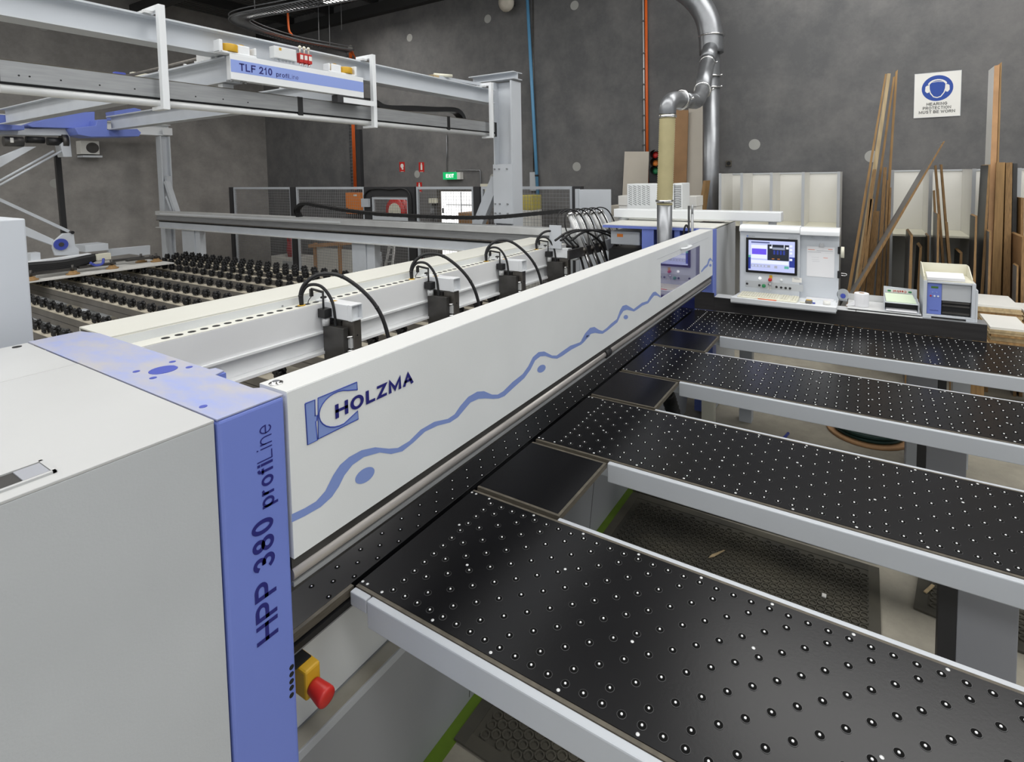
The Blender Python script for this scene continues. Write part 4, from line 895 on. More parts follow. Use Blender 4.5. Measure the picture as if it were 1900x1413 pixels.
# splice cover plate with bolts
box('splice_plate', 'light_grey', co, 5.590, 5.5995, 3.757, 4.048, 1.55, 2.30)
for z in (2.24, 1.80, 1.68):
    for y in (4.02, 3.95, 3.83): MB().cyl((5.5895, y, z), (5.572, y, z), .011, 6).build('bolt', 'alu', co)
MB().prism([(5.62, 4.062, 2.15), (5.72, 4.062, 2.15), (5.72, 4.40, 1.40), (5.62, 4.40, 1.40), ], (0, .0, 0.0001)).build('brace_shadow', 'light_grey', co) if False else None
MB().bar((5.68, 4.05, 2.12), (5.68, 4.55, 1.15), .14, .09, (1, 0, 0)).build('brace', 'steel_paint', co)
box('base_plate', 'steel_paint', co, 5.5, 5.9, 3.68, 4.12, 0, .03)
# ---- rear runway and its post
rr = thing('rear_runway', 'distant pale crane runway beam on a braced post by the left wall', 'crane runway', (4.0, 11.9, 0))
MB().ibeam((1.0, 11.95, 3.16), (5.45, 11.95, 3.16), .22, .18, .014, .012).build('i_beam', 'white_gloss', rr)
box('end_stop', 'white_gloss', rr, 5.30, 5.45, 11.80, 11.86, 3.06, 3.20)
MB().box(5.24, 5.26, 11.84, 12.02, 0, 3.04).box(5.26, 5.40, 11.92, 11.94, 0, 3.04).box(5.40, 5.42, 11.84, 12.02, 0, 3.04).build('post', 'light_grey', rr)
MB().bar((5.30, 11.80, 2.15), (5.34, 11.42, 1.30), .09, .07).build('brace', 'light_grey', rr); MB().bar((5.30, 11.82, 1.85), (5.34, 11.62, 1.40), .05, .05).build('brace', 'light_grey', rr)
box('knee_plate', 'steel_paint', rr, 5.28, 5.38, 11.76, 11.839, 2.05, 2.25)
# ---- end carriage with lettering
yc = YR-.20
ec = thing('end_carriage', 'white crane end carriage with blue lettered stripe hanging on the runway', 'crane carriage', (2.76, yc, 2.86))
cx0, cx1, c0z, c1z = 2.168, 3.352, 2.862, 3.040
box('carriage_body', 'white_gloss', ec, cx0, cx1, yc, yc+.012, c0z, c1z, .003); box('carriage_channel', 'white_gloss', ec, cx0+.02, cx1-.02, yc+.0125, yc+.085, c0z+.004, c1z-.004)
st = box('stripe', 'blue_pale', ec, cx0+.002, cx1-.002, yc-.0008, yc-.0002, c0z+.052, c1z-.038)
tz = c0z+.068
q0, q1 = P(444, 130, 'y', yc), P(505, 137, 'y', yc); stext('lettering', 'TLF 210', 'ink', st, (q0.x, yc-.001, tz), (1, 0, 0), (0, 0, 1), q1.x-q0.x, .054, .18, .14)
q0, q1 = P(512.5, 143, 'y', yc), P(535, 146, 'y', yc); stext('lettering', 'profi', 'ink', st, (q0.x, yc-.001, tz), (1, 0, 0), (0, 0, 1), q1.x-q0.x, .034, .15, .13)
q0, q1 = P(536, 144, 'y', yc), P(553.5, 146, 'y', yc); stext('lettering', 'Line', 'ink', st, (q0.x, yc-.001, tz), (1, 0, 0), (0, 0, 1), q1.x-q0.x, .034, .08, .16)
for px0, px1, px2 in ((424, 447, 468), (640, 620, 0)):
    a = P(px0, 95 if px0 < 500 else 130, 'y', yc+.06).x; b_ = P(px1, 95 if px1 < 500 else 130, 'y', yc+.06).x
    w1 = MB().cyl((a, yc+.055, 3.058), (a, yc+.055, 3.112), .058, 22).build('guide_wheel', 'yellow', ec, .004)
    MB().cyl((a, yc+.055, 3.1125), (a, yc+.055, 3.116), .022, 14).build('wheel_hub', 'key_cream', w1)
    w2 = MB().cyl((b_, yc+.05, 3.085), (b_, yc+.085, 3.085), .045, 22).build('running_wheel', 'yellow', ec)
    MB().cyl((b_, yc+.0495, 3.085), (b_, yc+.044, 3.085), .014, 6).build('wheel_bolt', 'alu', w2)
    s_ = 1 if a < b_ else -1
    br = MB().box(a-.09*s_, a-.065*s_, yc+.01, yc+.09, 3.041, 3.13).box(a-.09*s_, b_+.09*s_, yc+.01, yc+.09, 3.0405, 3.057).box(b_-.05, b_+.05, yc+.03, yc+.0435, 3.0575, 3.12).box(b_+.075*s_, b_+.09*s_, yc+.01, yc+.09, 3.0575, 3.115).build('wheel_bracket', 'white_gloss', ec, .006)
q0, q1 = P(510, 88, 'y', yc), P(552, 108, 'y', yc)
jb = box('junction_box', 'white', ec, q0.x, q1.x, yc+.01, yc+.075, 3.075, 3.165, .005)
for k in range(6): MB().cyl((q0.x+.03+.03*k, yc+.04, 3.060), (q0.x+.03+.03*k, yc+.04, 3.0745), .009, 10).build('cable_gland', 'steel_paint', jb)
box('box_sticker', 'yellow', jb, q0.x+.04, q0.x+.06, yc+.0088, yc+.0096, 3.135, 3.155)
for k in range(3):
    q = P(561+8*k, 100+2*k, 'y', yc); v = box('valve_block', 'red', ec, q.x-.018, q.x+.018, yc+.01, yc+.05, 3.075, 3.15, .004)
    box('valve_label', 'board_white', v, q.x-.013, q.x+.013, yc+.008, yc+.0095, 3.10, 3.135)
    MB().cyl((q.x, yc+.03, 3.151), (q.x, yc+.03, 3.185), .006, 8).lathe((q.x, yc+.03, 3.185), (0, 0, 1), [(0, .006), (.008, .013), (.018, .013), (.026, .004)], 10).build('valve_knob', 'key_cream', v)
    MB().cyl((q.x, yc+.03, 3.045), (q.x, yc+.03, 3.0745), .010, 10).build('valve_port', 'chrome', v)
# bolts under the panel
for px in (425, 432, 450, 457): q = P(px, 152, 'y', yc+.03); MB().cyl((q.x, yc+.04, c0z-.012), (q.x, yc+.04, c0z-.0005), .009, 6).build('bolt', 'alu', ec)
ap = box('side_arm', 'white_gloss', ec, P(640, 190, 'y', yc-.02).x, 3.479, yc-.006, yc-.001, 2.80, 2.845)
box('cable_mount', 'dark_post', ec, P(626, 190, 'y', yc+.01).x, 3.36, yc+.005, yc+.08, 2.80, 2.861)
# ---- bridge girders
br_ = thing('crane_bridge', 'two pale bridge girders of the overhead crane running to the left wall', 'crane bridge', (2.75, 6.4, 2.85))
for x in (2.24, 3.30):
    g = MB().ibeam((x, yc+.09, 2.945), (x, 8.78, 2.945), .182, .12, .012, .010).build('girder', 'steel_paint', br_)
    for y in (4.05, 4.12, 4.25, 4.34, 4.5, 4.9, 5.6): MB().cyl((x-.045, y, 3.0365), (x-.045, y, 3.05), .012, 6).build('bolt', 'alu_light', g)
box('girder_hanger', 'white_gloss', br_, 2.20, 2.28, 4.0, 4.06, 2.745, 2.852)
# round drive shaft and bearing
MB().cyl((2.35, 4.4, 3.13), (2.35, 6.9, 3.13), .014, 10).build('drive_shaft', 'steel_brown', br_)
box('shaft_bracket', 'alu_light', br_, 2.24, 2.46, 4.22, 4.42, 3.04, 3.14)
q = Vector((2.35, 6.0, 3.13)); MB().prism([q+Vector((-.09, 0, -.07)), q+Vector((.09, 0, -.07)), q+Vector((.04, 0, .05)), q+Vector((-.04, 0, .05))], (0, .05, 0)).build('pillow_block', 'blue_deep', br_)
box('bracket_frame', 'key_cream', br_, 2.45, 2.50, 6.0, 6.06, 3.02, 3.20); box('bracket_frame', 'key_cream', br_, 2.5005, 2.95, 6.0, 6.06, 3.13, 3.20)
box('block_foot', 'alu', br_, 2.25, 2.45, 5.98, 6.07, 3.037, 3.06)
# ---- blue trolley, motors, lift arms
bt = thing('crane_trolley', 'blue crane trolley with black motors carrying the suction lift arms', 'crane trolley', (2.75, 9.1, 1.2))
def bq8(a, b_, y=8.9): return P(a, b_, 'y', y)
def poly(name, pts, y, d, m, par=bt): return MB().prism([P(a, b_, 'y', y) for a, b_ in pts], (0, d, 0)).build(name, m, par, .006)
poly('cover', [(-15, 211), (18, 214), (20, 231), (45, 233), (46, 241), (-15, 241)], 8.80, .5, 'blue')
poly('cover', [(90, 219), (95, 211), (176, 207), (176, 221), (180, 238), (140, 238), (60, 236), (50, 232)], 8.95, .4, 'blue')
poly('cover', [(138, 237), (178, 233), (180, 222), (199, 221), (199, 241), (255, 239), (262, 246), (258, 253), (170, 254), (146, 250)], 8.72, .4, 'blue')
poly('cover', [(212, 206), (250, 200), (262, 203), (262, 215), (235, 220), (215, 222)], 9.25, .3, 'blue')
box('cable_bundle', 'teal', bt, 2.97, 3.10, 9.0, 9.2, 3.06, 3.12)
for (a0, b0, a1, b1, m) in ((8, 252, 46, 272, 'steel_dark'), (50, 252, 85, 266, 'black'), (90, 254, 116, 270, 'black')):
    p0, p1 = P(a0, b0, 'y', 9.0), P(a1, b1, 'y', 9.0); r_ = abs(p0.z-p1.z)/2; zc = (p0.z+p1.z)/2
    MB().tube([(p0.x, 9.05, zc), (p1.x, 9.05, zc)], r_, 14).build('motor', m, bt)
p0, p1 = P(115, 252, 'y', 9.0), P(127, 272, 'y', 9.0); MB().cyl((p0.x, 9.05, (p0.z+p1.z)/2), (p1.x, 9.05, (p0.z+p1.z)/2), .095, 18).build('gear_flange', 'steel_dark', bt)
poly('trolley_plate', [(-10, 238), (140, 238), (132, 252), (-10, 250)], 9.02, .3, 'steel_paint')
poly('arm_bracket', [(112, 268), (130, 252), (134, 291), (118, 291)], 8.98, .2, 'light_grey')
box('white_label', 'board_white', bt, P(21, 258, 'y', 8.9).x, P(27, 258, 'y', 8.9).x, 8.935, 8.945, P(21, 264, 'y', 8.9).z, P(21, 255, 'y', 8.9).z)
# arms
poly('lift_arm', [(45, 272), (68, 272), (0, 311), (-45, 335), (-45, 310)], 8.95, .08, 'light_grey')
for (a, b_, c, d) in ((100, 280, -40, 357), (116, 279, -40, 365)):
    MB().tube([P(a, b_, 'y', 9.0), P(c, d, 'y', 9.0)], .014, 8).build('tie_rod', 'light_grey', bt)
poly('lower_arm', [(-45, 405), (48, 420), (100, 444), (100, 456), (48, 437), (-45, 425)], 9.0, .08, 'light_grey')
MB().bar(P(-45, 350, 'y', 9.05), P(127, 429, 'y', 9.05), .04, .035).build('lower_tie_rod', 'steel_paint', bt)
MB().bar(P(106, 286, 'y', 9.4), P(119, 432, 'y', 9.4), .06, .06, (0, 1, 0)).build('hanging_post', 'black', bt)
# suction beam
poly('pivot_plate', [(100, 448), (117, 433), (137, 432), (140, 456), (147, 462), (147, 474), (103, 474), (98, 460)], 8.95, .05, 'light_grey')
c = P(112, 453, 'y', 8.95); MB().cyl((c.x, 8.945, c.z), (c.x, 8.92, c.z), .075, 20).build('pivot_bearing', 'blue_deep', bt); MB().cyl((c.x, 8.9195, c.z), (c.x, 8.91, c.z), .028, 12).build('pivot_pin', 'steel_dark', bt)
c = P(134, 431, 'y', 8.95); MB().cyl((c.x, 8.99, c.z), (c.x, 8.93, c.z), .02, 10).build('pivot_pin', 'black', bt)
BZ = 1.13
poly('suction_beam', [(50, 486), (120, 477), (170, 470), (170, 476), (120, 484), (50, 494)], 8.78, .12, 'white_gloss')
for k in range(5):
    y0_ = 485+k*3; MB().tube(smooth_path([P(40, y0_+8, 'y', 8.70), P(80, y0_+5, 'y', 8.70), P(120, y0_+1, 'y', 8.70), P(160, 478+k*2.2, 'y', 8.72), P(182, 474+k, 'y', 8.74)], 5), .035, 8).build('hose', 'black_rubber', bt)
box('control_box', 'light_grey', bt, P(147, 460, 'y', 9.2).x, P(190, 460, 'y', 9.2).x, 9.0, 9.35, P(160, 468, 'y', 9.0).z, P(160, 455, 'y', 9.0).z, .004)
box('valve_box', 'light_grey', bt, P(52, 475, 'y', 9.0).x, P(70, 475, 'y', 9.0).x, 8.9, 9.05, P(60, 483, 'y', 9.0).z, P(60, 468, 'y', 9.0).z, .004)
box('valve_box', 'key_cream', bt, P(178, 478, 'y', 8.7).x, P(204, 478, 'y', 8.7).x, 8.66, 8.74, P(190, 482, 'y', 8.7).z, P(190, 470, 'y', 8.7).z, .004)
poly('cross_arm', [(200, 462), (279, 455), (279, 472), (262, 474), (240, 471), (204, 476)], 9.1, .06, 'light_grey')
for (a, b_, y) in ((135, 501, 8.55), (208, 491, 8.62), (262, 482, 8.9), (290, 482, 8.75), (57, 508, 8.5)):
    q = P(a, b_, 'y', y); 
    pd = MB().lathe((q.x, y, .9875), (0, 0, 1), [(0, .07), (.016, .07), (.018, .05), (.045, .035)], 20).build('suction_pad', 'wood', bt)
    MB().cyl((q.x, y, 1.033), (q.x, y, 1.11), .014, 10).build('pad_stem', 'steel_dark', pd)
    MB().obox((q.x-.15, y+.05, 1.05), (.2, 0, 0), (0, .035, 0), (0, 0, .015)).build('pad_arm', 'steel_dark', pd)
MB().tube(smooth_path([P(167, 487, 'y', 8.6), P(178, 492, 'y', 8.6), P(190, 489, 'y', 8.6), P(192, 480, 'y', 8.65)], 5), .016, 8).build('blue_hose', 'blue_deep', bt)
# board held under the suction pads
bd = [(2.235-.5, 8.41), (3.814, 8.41), (3.80, 9.60), (1.7, 9.60)]
tag(MB().prism([(x, y, .9705) for x, y in bd], (0, 0, .016)).build('lifted_board', 'board_white', None), 'white board lying on the rollers under the suction pads', 'board')
# ---- upper cable chain along the runway
pts = smooth_path([P(*q, 'y', 4.15) for q in ((660, 186), (690, 190), (712, 200), (760, 201), (800, 203), (838, 204), (852, 212), (857, 226), (852, 236))], 5)
kc2 = thing('cable_chain', 'black cable chain curling above the busbar rail of the crane', 'cable chain', (4.2, 4.15, 2.8))
vs = []; n_ = len(pts)
for i, p in enumerate(pts):
    tg = (pts[min(i+1, n_-1)]-pts[max(i-1, 0)]).normalized(); nr = Vector((-tg.z, 0, tg.x))
    vs += [p+Vector((0, -.05, 0))-nr*.026, p+Vector((0, .05, 0))-nr*.026, p+Vector((0, .05, 0))+nr*.026, p+Vector((0, -.05, 0))+nr*.026]
fs = [(4*i+j, 4*i+(j+1) % 4, 4*i+4+(j+1) % 4, 4*i+4+j) for i in range(n_-1) for j in range(4)]+[(0, 1, 2, 3), (4*n_-1, 4*n_-2, 4*n_-3, 4*n_-4)]
MB().add(vs, fs).build('chain', 'black', kc2); box('chain_tray', 'steel_dark', kc2, 3.5, 5.4, 4.08, 4.22, 2.795, 2.800)
# ---- air conditioner on the left wall
ac = thing('air_conditioner', 'pale air conditioner unit with round fan on the left wall', 'air conditioner', (4.33, 12.6, 2.6))
box('case', 'board_white', ac, 4.19, 4.48, 12.50, 12.715, 2.68, 2.93, .006)
MB().cyl((4.37, 12.499, 2.80), (4.37, 12.494, 2.80), .10, 22).build('fan_grille', 'steel_dark', ac)
box('bracket', 'light_grey', ac, 4.20, 4.50, 12.45, 12.715, 2.62, 2.655)
# ================================================================= BACKGROUND: FENCE, WALL FITTINGS
XF = 6.4
def fy(px, x=XF): return P(px, 360, 'x', x).y
def mesh_panel(name, px0, px1, label, z0=.12, z1=2.0, wires=True, grp='mesh panels of the guard fence'):
    ya, yb_ = fy(px1), fy(px0)
    t = thing(name, label, 'fence panel', (XF, (ya+yb_)/2, 0), grp)
    for a in ((ya, ya+.035, z0, z1), (yb_-.035, yb_, z0, z1), (ya+.0355, yb_-.0355, z1-.04, z1), (ya+.0355, yb_-.0355, z0, z0+.04)): box('frame_bar', 'steel_paint', t, XF-.02, XF+.02, *a)
    w_ = MB(); n1 = int((yb_-ya)/.05); n2 = int((z1-z0)/.05)
    for k in range(1, n1): y = ya+(yb_-ya)*k/n1; w_.box(XF-.0018, XF+.0018, y-.0018, y+.0018, z0+.04, z1-.04)
    for k in range(1, n2): z = z0+(z1-z0)*k/n2; w_.box(XF-.0022, XF+.0022, ya+.035, yb_-.035, z-.0018, z+.0018)
    w_.build('wire_mesh', 'alu', t, kind='stuff')
    for y in (ya+.05, yb_-.09): box('panel_foot', 'steel_paint', t, XF-.02, XF+.02, y, y+.04, 0, z0)
    return t
def post(px0, px1, label, z1=2.0):
    return tag(MB().box(XF-.04, XF+.04, fy(px1), fy(px0), .012, z1).box(XF-.09, XF+.09, fy(px1)-.02, fy(px0)+.02, 0, .012).build('fence_post', 'dark_post', None), label, 'fence post', 'dark posts of the guard fence')
post(428.5, 434, 'dark fence post at the left end of the guard fence'); mesh_panel('guard_fence', 435, 541, 'leftmost wire mesh panel of the guard fence')
post(541.5, 550, 'dark fence post between the two left mesh panels'); mesh_panel('guard_fence', 551, 677, 'wire mesh panel in front of the orange wall box')
gt = thing('fence_gate', 'dark framed fence gate with mesh in front of the red hose reel', 'gate', (XF, (fy(678)+fy(772))/2, 0))
ya, yb_ = fy(772), fy(678.5)
box('gate_post', 'dark_post', gt, XF-.04, XF+.04, ya, fy(759), 0, 2.0); box('gate_post', 'dark_post', gt, XF-.04, XF+.04, fy(691), yb_, 0, 2.0); box('gate_lintel', 'dark_post', gt, XF-.04, XF+.04, fy(759)+.001, fy(691)-.001, 1.84, 2.0)
g0, g1 = fy(758.5), fy(691.5)
for a in ((g0, g0+.03, .1, 1.83), (g1-.03, g1, .1, 1.83), (g0+.0305, g1-.0305, 1.79, 1.83), (g0+.0305, g1-.0305, 1.43, 1.50), (g0+.0305, g1-.0305, 1.33, 1.37), (g0+.0305, g1-.0305, .1, .14)): box('gate_bar', 'light_grey', gt, XF-.02, XF+.02, *a)
w_ = MB()
for k in range(1, 22): y = g0+(g1-g0)*k/22; w_.box(XF-.0018, XF+.0018, y-.0018, y+.0018, .14, 1.79)
for k in range(1, 34): z = .14+1.65*k/34; w_.box(XF-.0022, XF+.0022, g0+.03, g1-.03, z-.0018, z+.0018)
w_.build('wire_mesh', 'alu', gt, kind='stuff')
MB().tube(smooth_path([P(*q, 'x', XF-.06) for q in ((676, 372), (677, 360), (686, 352), (705, 350), (725, 351.5), (745, 350), (757, 355), (762, 368), (764, 400))], 5), .014, 8).build('gate_cable', 'black_rubber', gt)
box('gate_lock', 'steel_paint', gt, XF-.09, XF-.041, fy(690), fy(677), 1.66, 1.80)
mesh_panel('guard_fence', 774, 880, 'wire mesh panel in front of the bright exit door')
post(881, 893, 'dark fence post left of the tall steel column'); mesh_panel('guard_fence', 894, 950, 'narrow mesh panel behind the tall steel column'); mesh_panel('guard_fence', 951, 1063, 'rightmost wire mesh panel in front of the blue pipe')
post(1064, 1081, 'dark fence post at the right end of the guard fence')
a, b_ = P(1074, 355, 'x', 6.2), P(1133, 355, 'x', 6.2)
sp = thing('guard_sheet', 'plain pale grey sheet panel right of the guard fence', 'panel', (6.2, (a.y+b_.y)/2, 0))
box('sheet', 'light_grey', sp, 6.2, 6.22, b_.y, a.y, .05, 1.965, .003); box('hinge_bar', 'steel_paint', sp, 6.19, 6.23, a.y+.001, a.y+.05, 0, 1.97)
# ---- wall fittings on the right wall
XWL = WX-.001
def wq(px, py, d=0.0): return P(px, py, 'x', WX-d)
def on_wall(name, px0, py0, px1, py1, m, th, label=None, cat=None, d=0.0, par=None, bevel=0.0, grp=None):
    a, b_ = wq(px0, py0, d+th), wq(px1, py1, d+th)
    o = box(name, m, par, WX-d-th, WX-d-.0005, min(a.y, b_.y), max(a.y, b_.y), min(a.z, b_.z), max(a.z, b_.z), bevel)
    if label: tag(o, label, cat, grp)
    return o
ex = on_wall('exit_sign', 823, 320, 854, 332.5, 'board_white', .09, 'green lit EXIT sign on the wall above the door', 'exit sign')
mat('exit_green', (.0, .3, .1), .4, emit=(.01, .50, .14), estr=.7); mat('exit_white', (.9, .9, .9), .4, emit=(.9, 1, .92), estr=1.0)
a, b_ = wq(822, 319.5, .091), wq(848, 332.8, .091)
box('sign_face', 'exit_green', ex, WX-.094, WX-.091, b_.y, a.y, b_.z, a.z)
stext('sign_lettering', 'EXIT', 'exit_white', ex, (WX-.0945, a.y-.075, b_.z+.035), (0, -1, 0), (0, 0, 1), (a.y-b_.y)-.15, (a.z-b_.z)-.07, .24, .16)
for (px, py, lab, kind) in ((746, 309.5, 'small red hose reel sign on the grey wall, left of the other upper sign', 'r'), (782, 310, 'small red fire extinguisher sign on the grey wall, right of the other upper sign', 'e'), (778, 347, 'lower small red fire sign just above the guard fence', 'e')):
    s = on_wall('fire_sign', px-5.2, py-9, px+5.2, py+9, 'red', .004, lab, 'sign', grp='small red fire signs')
    c = wq(px, py, .005); mb = MB()
    if kind == 'e': mb.box(WX-.0056, WX-.0046, c.y-.022, c.y+.022, c.z-.055, c.z+.05).box(WX-.0056, WX-.0046, c.y-.012, c.y+.012, c.z+.05, c.z+.085)
    else: mb.cyl((WX-.0056, c.y, c.z+.02), (WX-.0046, c.y, c.z+.02), .045, 18).box(WX-.0056, WX-.0046, c.y-.035, c.y+.01, c.z-.055, c.z-.02)
    mb.build('pictogram', 'board_white', s)
    box('sign_text', 'board_white', s, WX-.0056, WX-.0046, c.y-.04, c.y+.04, c.z-.098, c.z-.090)
MB().cyl(wq(829, 250, .02), wq(829, 319, .02), .010, 8).build('sign_conduit', 'galv', ex)
MB().tube(smooth_path([wq(846, 319, .02), wq(846, 316, .02), wq(885, 316, .02), wq(891, 319, .02), wq(892, 350, .02)], 4), .010, 8).build('sign_conduit', 'galv', ex)
ob_ = on_wall('electrical_box', 641, 357, 669, 397, 'orange', .20, 'orange electrical box on the wall behind the mesh', 'electrical box', bevel=.005)
a = wq(659, 362, .201); box('box_label', 'board_white', ob_, WX-.203, WX-.2008, a.y-.05, a.y+.05, a.z-.02, a.z+.015)
a = wq(645, 388, .201); MB().cyl((WX-.2008, a.y, a.z), (WX-.23, a.y, a.z), .03, 14).build('box_switch', 'black', ob_)
bb = on_wall('switch_box', 795, 368, 808, 377, 'key_cream', .12, 'small cream switch box with conduits beside the bright door', 'switch box')
for px in (799.5, 801.5, 804): MB().cyl(wq(px, 377.5, .05), wq(px, 420, .05), .008, 6).build('conduit', 'galv', bb)
on_wall('alarm_box', 891, 341, 908, 356, 'key_cream', .08, 'cream alarm box on the wall behind the steel column', 'alarm box')
hr = thing('hose_reel', 'red fire hose reel on the wall behind the fence gate', 'hose reel', (WX-.2, 8.2, 0))
c = wq(735, 392, .2)
MB().lathe((WX-.06, c.y, c.z), (-1, 0, 0), [(0, .05), (.01, .27), (.03, .27), (.031, .16), (.15, .16), (.151, .27), (.17, .27), (.18, .10)], 28).build('reel', 'red', hr)
MB().lathe((WX-.241, c.y, c.z), (-1, 0, 0), [(0, .17), (.006, .17)], 26).build('reel_disc', 'key_cream', hr)
box('reel_bracket', 'red', hr, WX-.06, WX-.001, c.y-.05, c.y+.05, c.z-.4, c.z+.2)
# door with bright daylight behind its panes
mat('day_pane', (.9, .9, .9), .4, emit=(1, 1, .99), estr=1.35)
d1 = MB(); a, b_ = wq(812, 352, .03), wq(881, 352, .03)
zt_ = a.z+.02
dr = struct(MB().box(WX-.05, WX-.0005, a.y-.09, a.y, 0, zt_).box(WX-.05, WX-.0005, b_.y, b_.y+.05, 0, zt_).box(WX-.05, WX-.0005, b_.y+.0505, a.y-.0905, zt_-.05, zt_).build('door_1', 'steel_brown', None))
y0_, y1_ = b_.y+.0505, a.y-.0905
box('door_pane', 'day_pane', dr, WX-.03, WX-.0008, y0_, y1_, .02, zt_-.0505)
q = wq(856, 380, .03); MB().box(WX-.036, WX-.0305, q.y-.012, q.y+.012, .03, zt_-.06).box(WX-.036, WX-.0305, y0_+.01, q.y-.013, q.z-.012, q.z+.012).box(WX-.036, WX-.0305, q.y+.013, y1_-.12, q.z-.008, q.z+.008).build('glazing_bar', 'grey_paint', dr)
MB().box(WX-.055, WX-.0365, y1_-.06, y1_-.03, 1.75-.3, 1.75-.2).build('door_handle', 'black', dr)
# carton and small things behind the fence
a, b_ = P(850, 394, 'x', 7.4), P(881, 394, 'x', 7.4); ct = thing('carton_stack', 'brown carton standing in front of the bright door', 'carton', (7.6, (a.y+b_.y)/2, 0))
box('carton', 'mdf', ct, 7.4, 7.8, b_.y, a.y, .9, a.z, .004); box('carton', 'mdf', ct, 7.38, 7.82, b_.y-.02, a.y+.02, 0, .899, .004)
# vertical cable ladder with orange cables
cl = thing('cable_ladder', 'vertical wire cable ladder on the wall carrying orange cables', 'cable ladder', (WX-.05, wq(655, 300).y, 1.9))
LZ0 = wq(655, 355, .2).z+.03
yl0, yl1 = wq(661, 300, .06).y, wq(648.5, 300, .06).y; zl1 = wq(655, 97, .06).z
lad = MB().box(WX-.06, WX-.03, yl0, yl0+.012, LZ0, zl1).box(WX-.06, WX-.03, yl1-.012, yl1, LZ0, zl1)
for k in range(60):
    z = LZ0+.02+k*.07
    if z < zl1: lad.box(WX-.05, WX-.045, yl0+.012, yl1-.012, z, z+.012)
lad.build('ladder_rails', 'galv', cl)
for px in (655.5, 657.5, 659.5): y = wq(px, 300, .07).y; MB().tube([(WX-.07, y, LZ0), (WX-.07, y, zl1)], .012, 6).build('orange_cable', 'orange_cable', cl)
box('dark_conduit', 'dark_post', cl, WX-.08, WX-.001, wq(671.5, 300, .04).y, wq(665, 300, .04).y, LZ0, wq(668, 240, .04).z)
# blue air pipe, thin conduits
bp_ = thing('air_pipe', 'slanting light blue air pipe on the grey wall right of the column', 'pipe', (WX-.06, wq(990, 300).y, 1.5))
MB().cyl(wq(977, -30, .06), wq(1000, 405, .06), .028, 12).build('pipe', 'sky_blue', bp_)
MB().cyl(wq(988.5, -30, .02), wq(990, 318, .02), .010, 8).build('thin_conduit', 'steel_brown', bp_)
q = wq(990, 330, .03); box('valve_cover', 'grey_paint', bp_, WX-.06, WX-.001, q.y-.06, q.y+.06, q.z-.22, q.z+.10)
q = wq(996, 327, .06); MB().lathe(q, (0, 0, 1), [(0, .034), (.03, .034)], 12).build('pipe_joint', 'black', bp_)
oc = thing('wall_conduits', 'orange conduit and grey conduit running side by side up the wall', 'conduit', (WX-.03, wq(1196, 200).y, 1.5))
MB().cyl(wq(1198.2, -30, .03), wq(1201.5, 345, .03), .022, 10).build('orange_conduit', 'orange_cable', oc)
MB().cyl(wq(1193.2, -30, .02), wq(1196.5, 345, .02), .012, 8).build('grey_conduit', 'alu_light', oc)
for py in (38, 98, 127, 156, 184, 214, 241, 269, 297): q = wq(1197, py, .03); box('conduit_clip', 'steel_dark', oc, WX-.045, WX-.001, q.y-.03, q.y+.045, q.z-.008, q.z+.008)
# traffic light style lamp stack
tl = thing('signal_lamp', 'black signal lamp stack with red, orange and green lenses against a beige board', 'signal lamp', (7.5, P(1213, 310, 'x', 7.5).y, 1.7))
a, b_ = P(1204, 281, 'x', 7.5), P(1224, 338, 'x', 7.5)
box('case', 'black', tl, 7.5, 7.66, b_.y, a.y, b_.z, a.z, .006)
for py, m in ((288, 'red'), (303, 'orange'), (317, 'green')):
    q = P(1218, py, 'x', 7.5); MB().lathe((7.4995, q.y, q.z), (-1, 0, 0), [(0, .055), (.02, .05), (.035, .02)], 18).build('lens', m, tl); MB().tube([(7.4998, q.y, q.z+.012), (7.40, q.y, q.z+.012)], .062, 18, False).build('visor', 'black_rubber', tl)
box('bracket', 'dark_post', tl, 7.661, 7.998, b_.y+.04, b_.y+.10, 1.9, 2.0)
# small square wall vent and lamp high up
v = on_wall('wall_vent', 1347, 298, 1357, 308, 'ply_edge', .02, 'small square brown vent in the wall right of the big duct', 'vent'); q = wq(1352, 303, .021); MB().cyl((WX-.0205, q.y, q.z), (WX-.023, q.y, q.z), .028, 14).build('vent_hole', 'hole', v)
fl = thing('wall_lamp', 'dim floodlight at the top of the grey wall left of the blue pipe', 'lamp', (WX-.2, wq(935, 5).y, wq(935, 20).z))
q = wq(938, 2, .25); MB().lathe((WX-.15, q.y, q.z), (-1, 0, -.3), [(0, .06), (.03, .13), (.10, .15), (.13, .06)], 18).build('lamp_head', 'beige', fl); box('lamp_arm', 'steel_dark', fl, WX-.16, WX-.001, q.y-.03, q.y+.03, q.z-.03, q.z+.05)
# ---- curved ceiling cable tray
TZ = 4.78
path = smooth_path([P(*q, 'z', TZ) for q in ((690, -14), (600, 2), (520, 17), (462, 28), (444, 36), (455, 46), (490, 60), (550, 77), (610, 88), (650, 95))], 6)
ctr = thing('ceiling_cable_tray', 'curved wire cable tray hanging under the dark roof', 'cable tray', (6.0, 8.5, TZ))
wd = .15; L_ = []; R_ = []; n_ = len(path)
for i, p in enumerate(path):
    tg = (path[min(i+1, n_-1)]-path[max(i-1, 0)]).normalized(); sd = Vector((-tg.y, tg.x, 0)); L_.append(p+sd*wd); R_.append(p-sd*wd)
for s_ in (L_, R_): MB().tube(s_, .014, 6).build('side_wire', 'galv', ctr); MB().tube([q+Vector((0, 0, .06)) for q in s_], .010, 6).build('side_wire', 'galv', ctr)
rg = MB()
for i in range(0, n_, 1):
    rg.tube([L_[i], R_[i]], .008, 5)
    if i < n_-1: rg.tube([(L_[i]+L_[i+1])/2, (R_[i]+R_[i+1])/2], .008, 5)
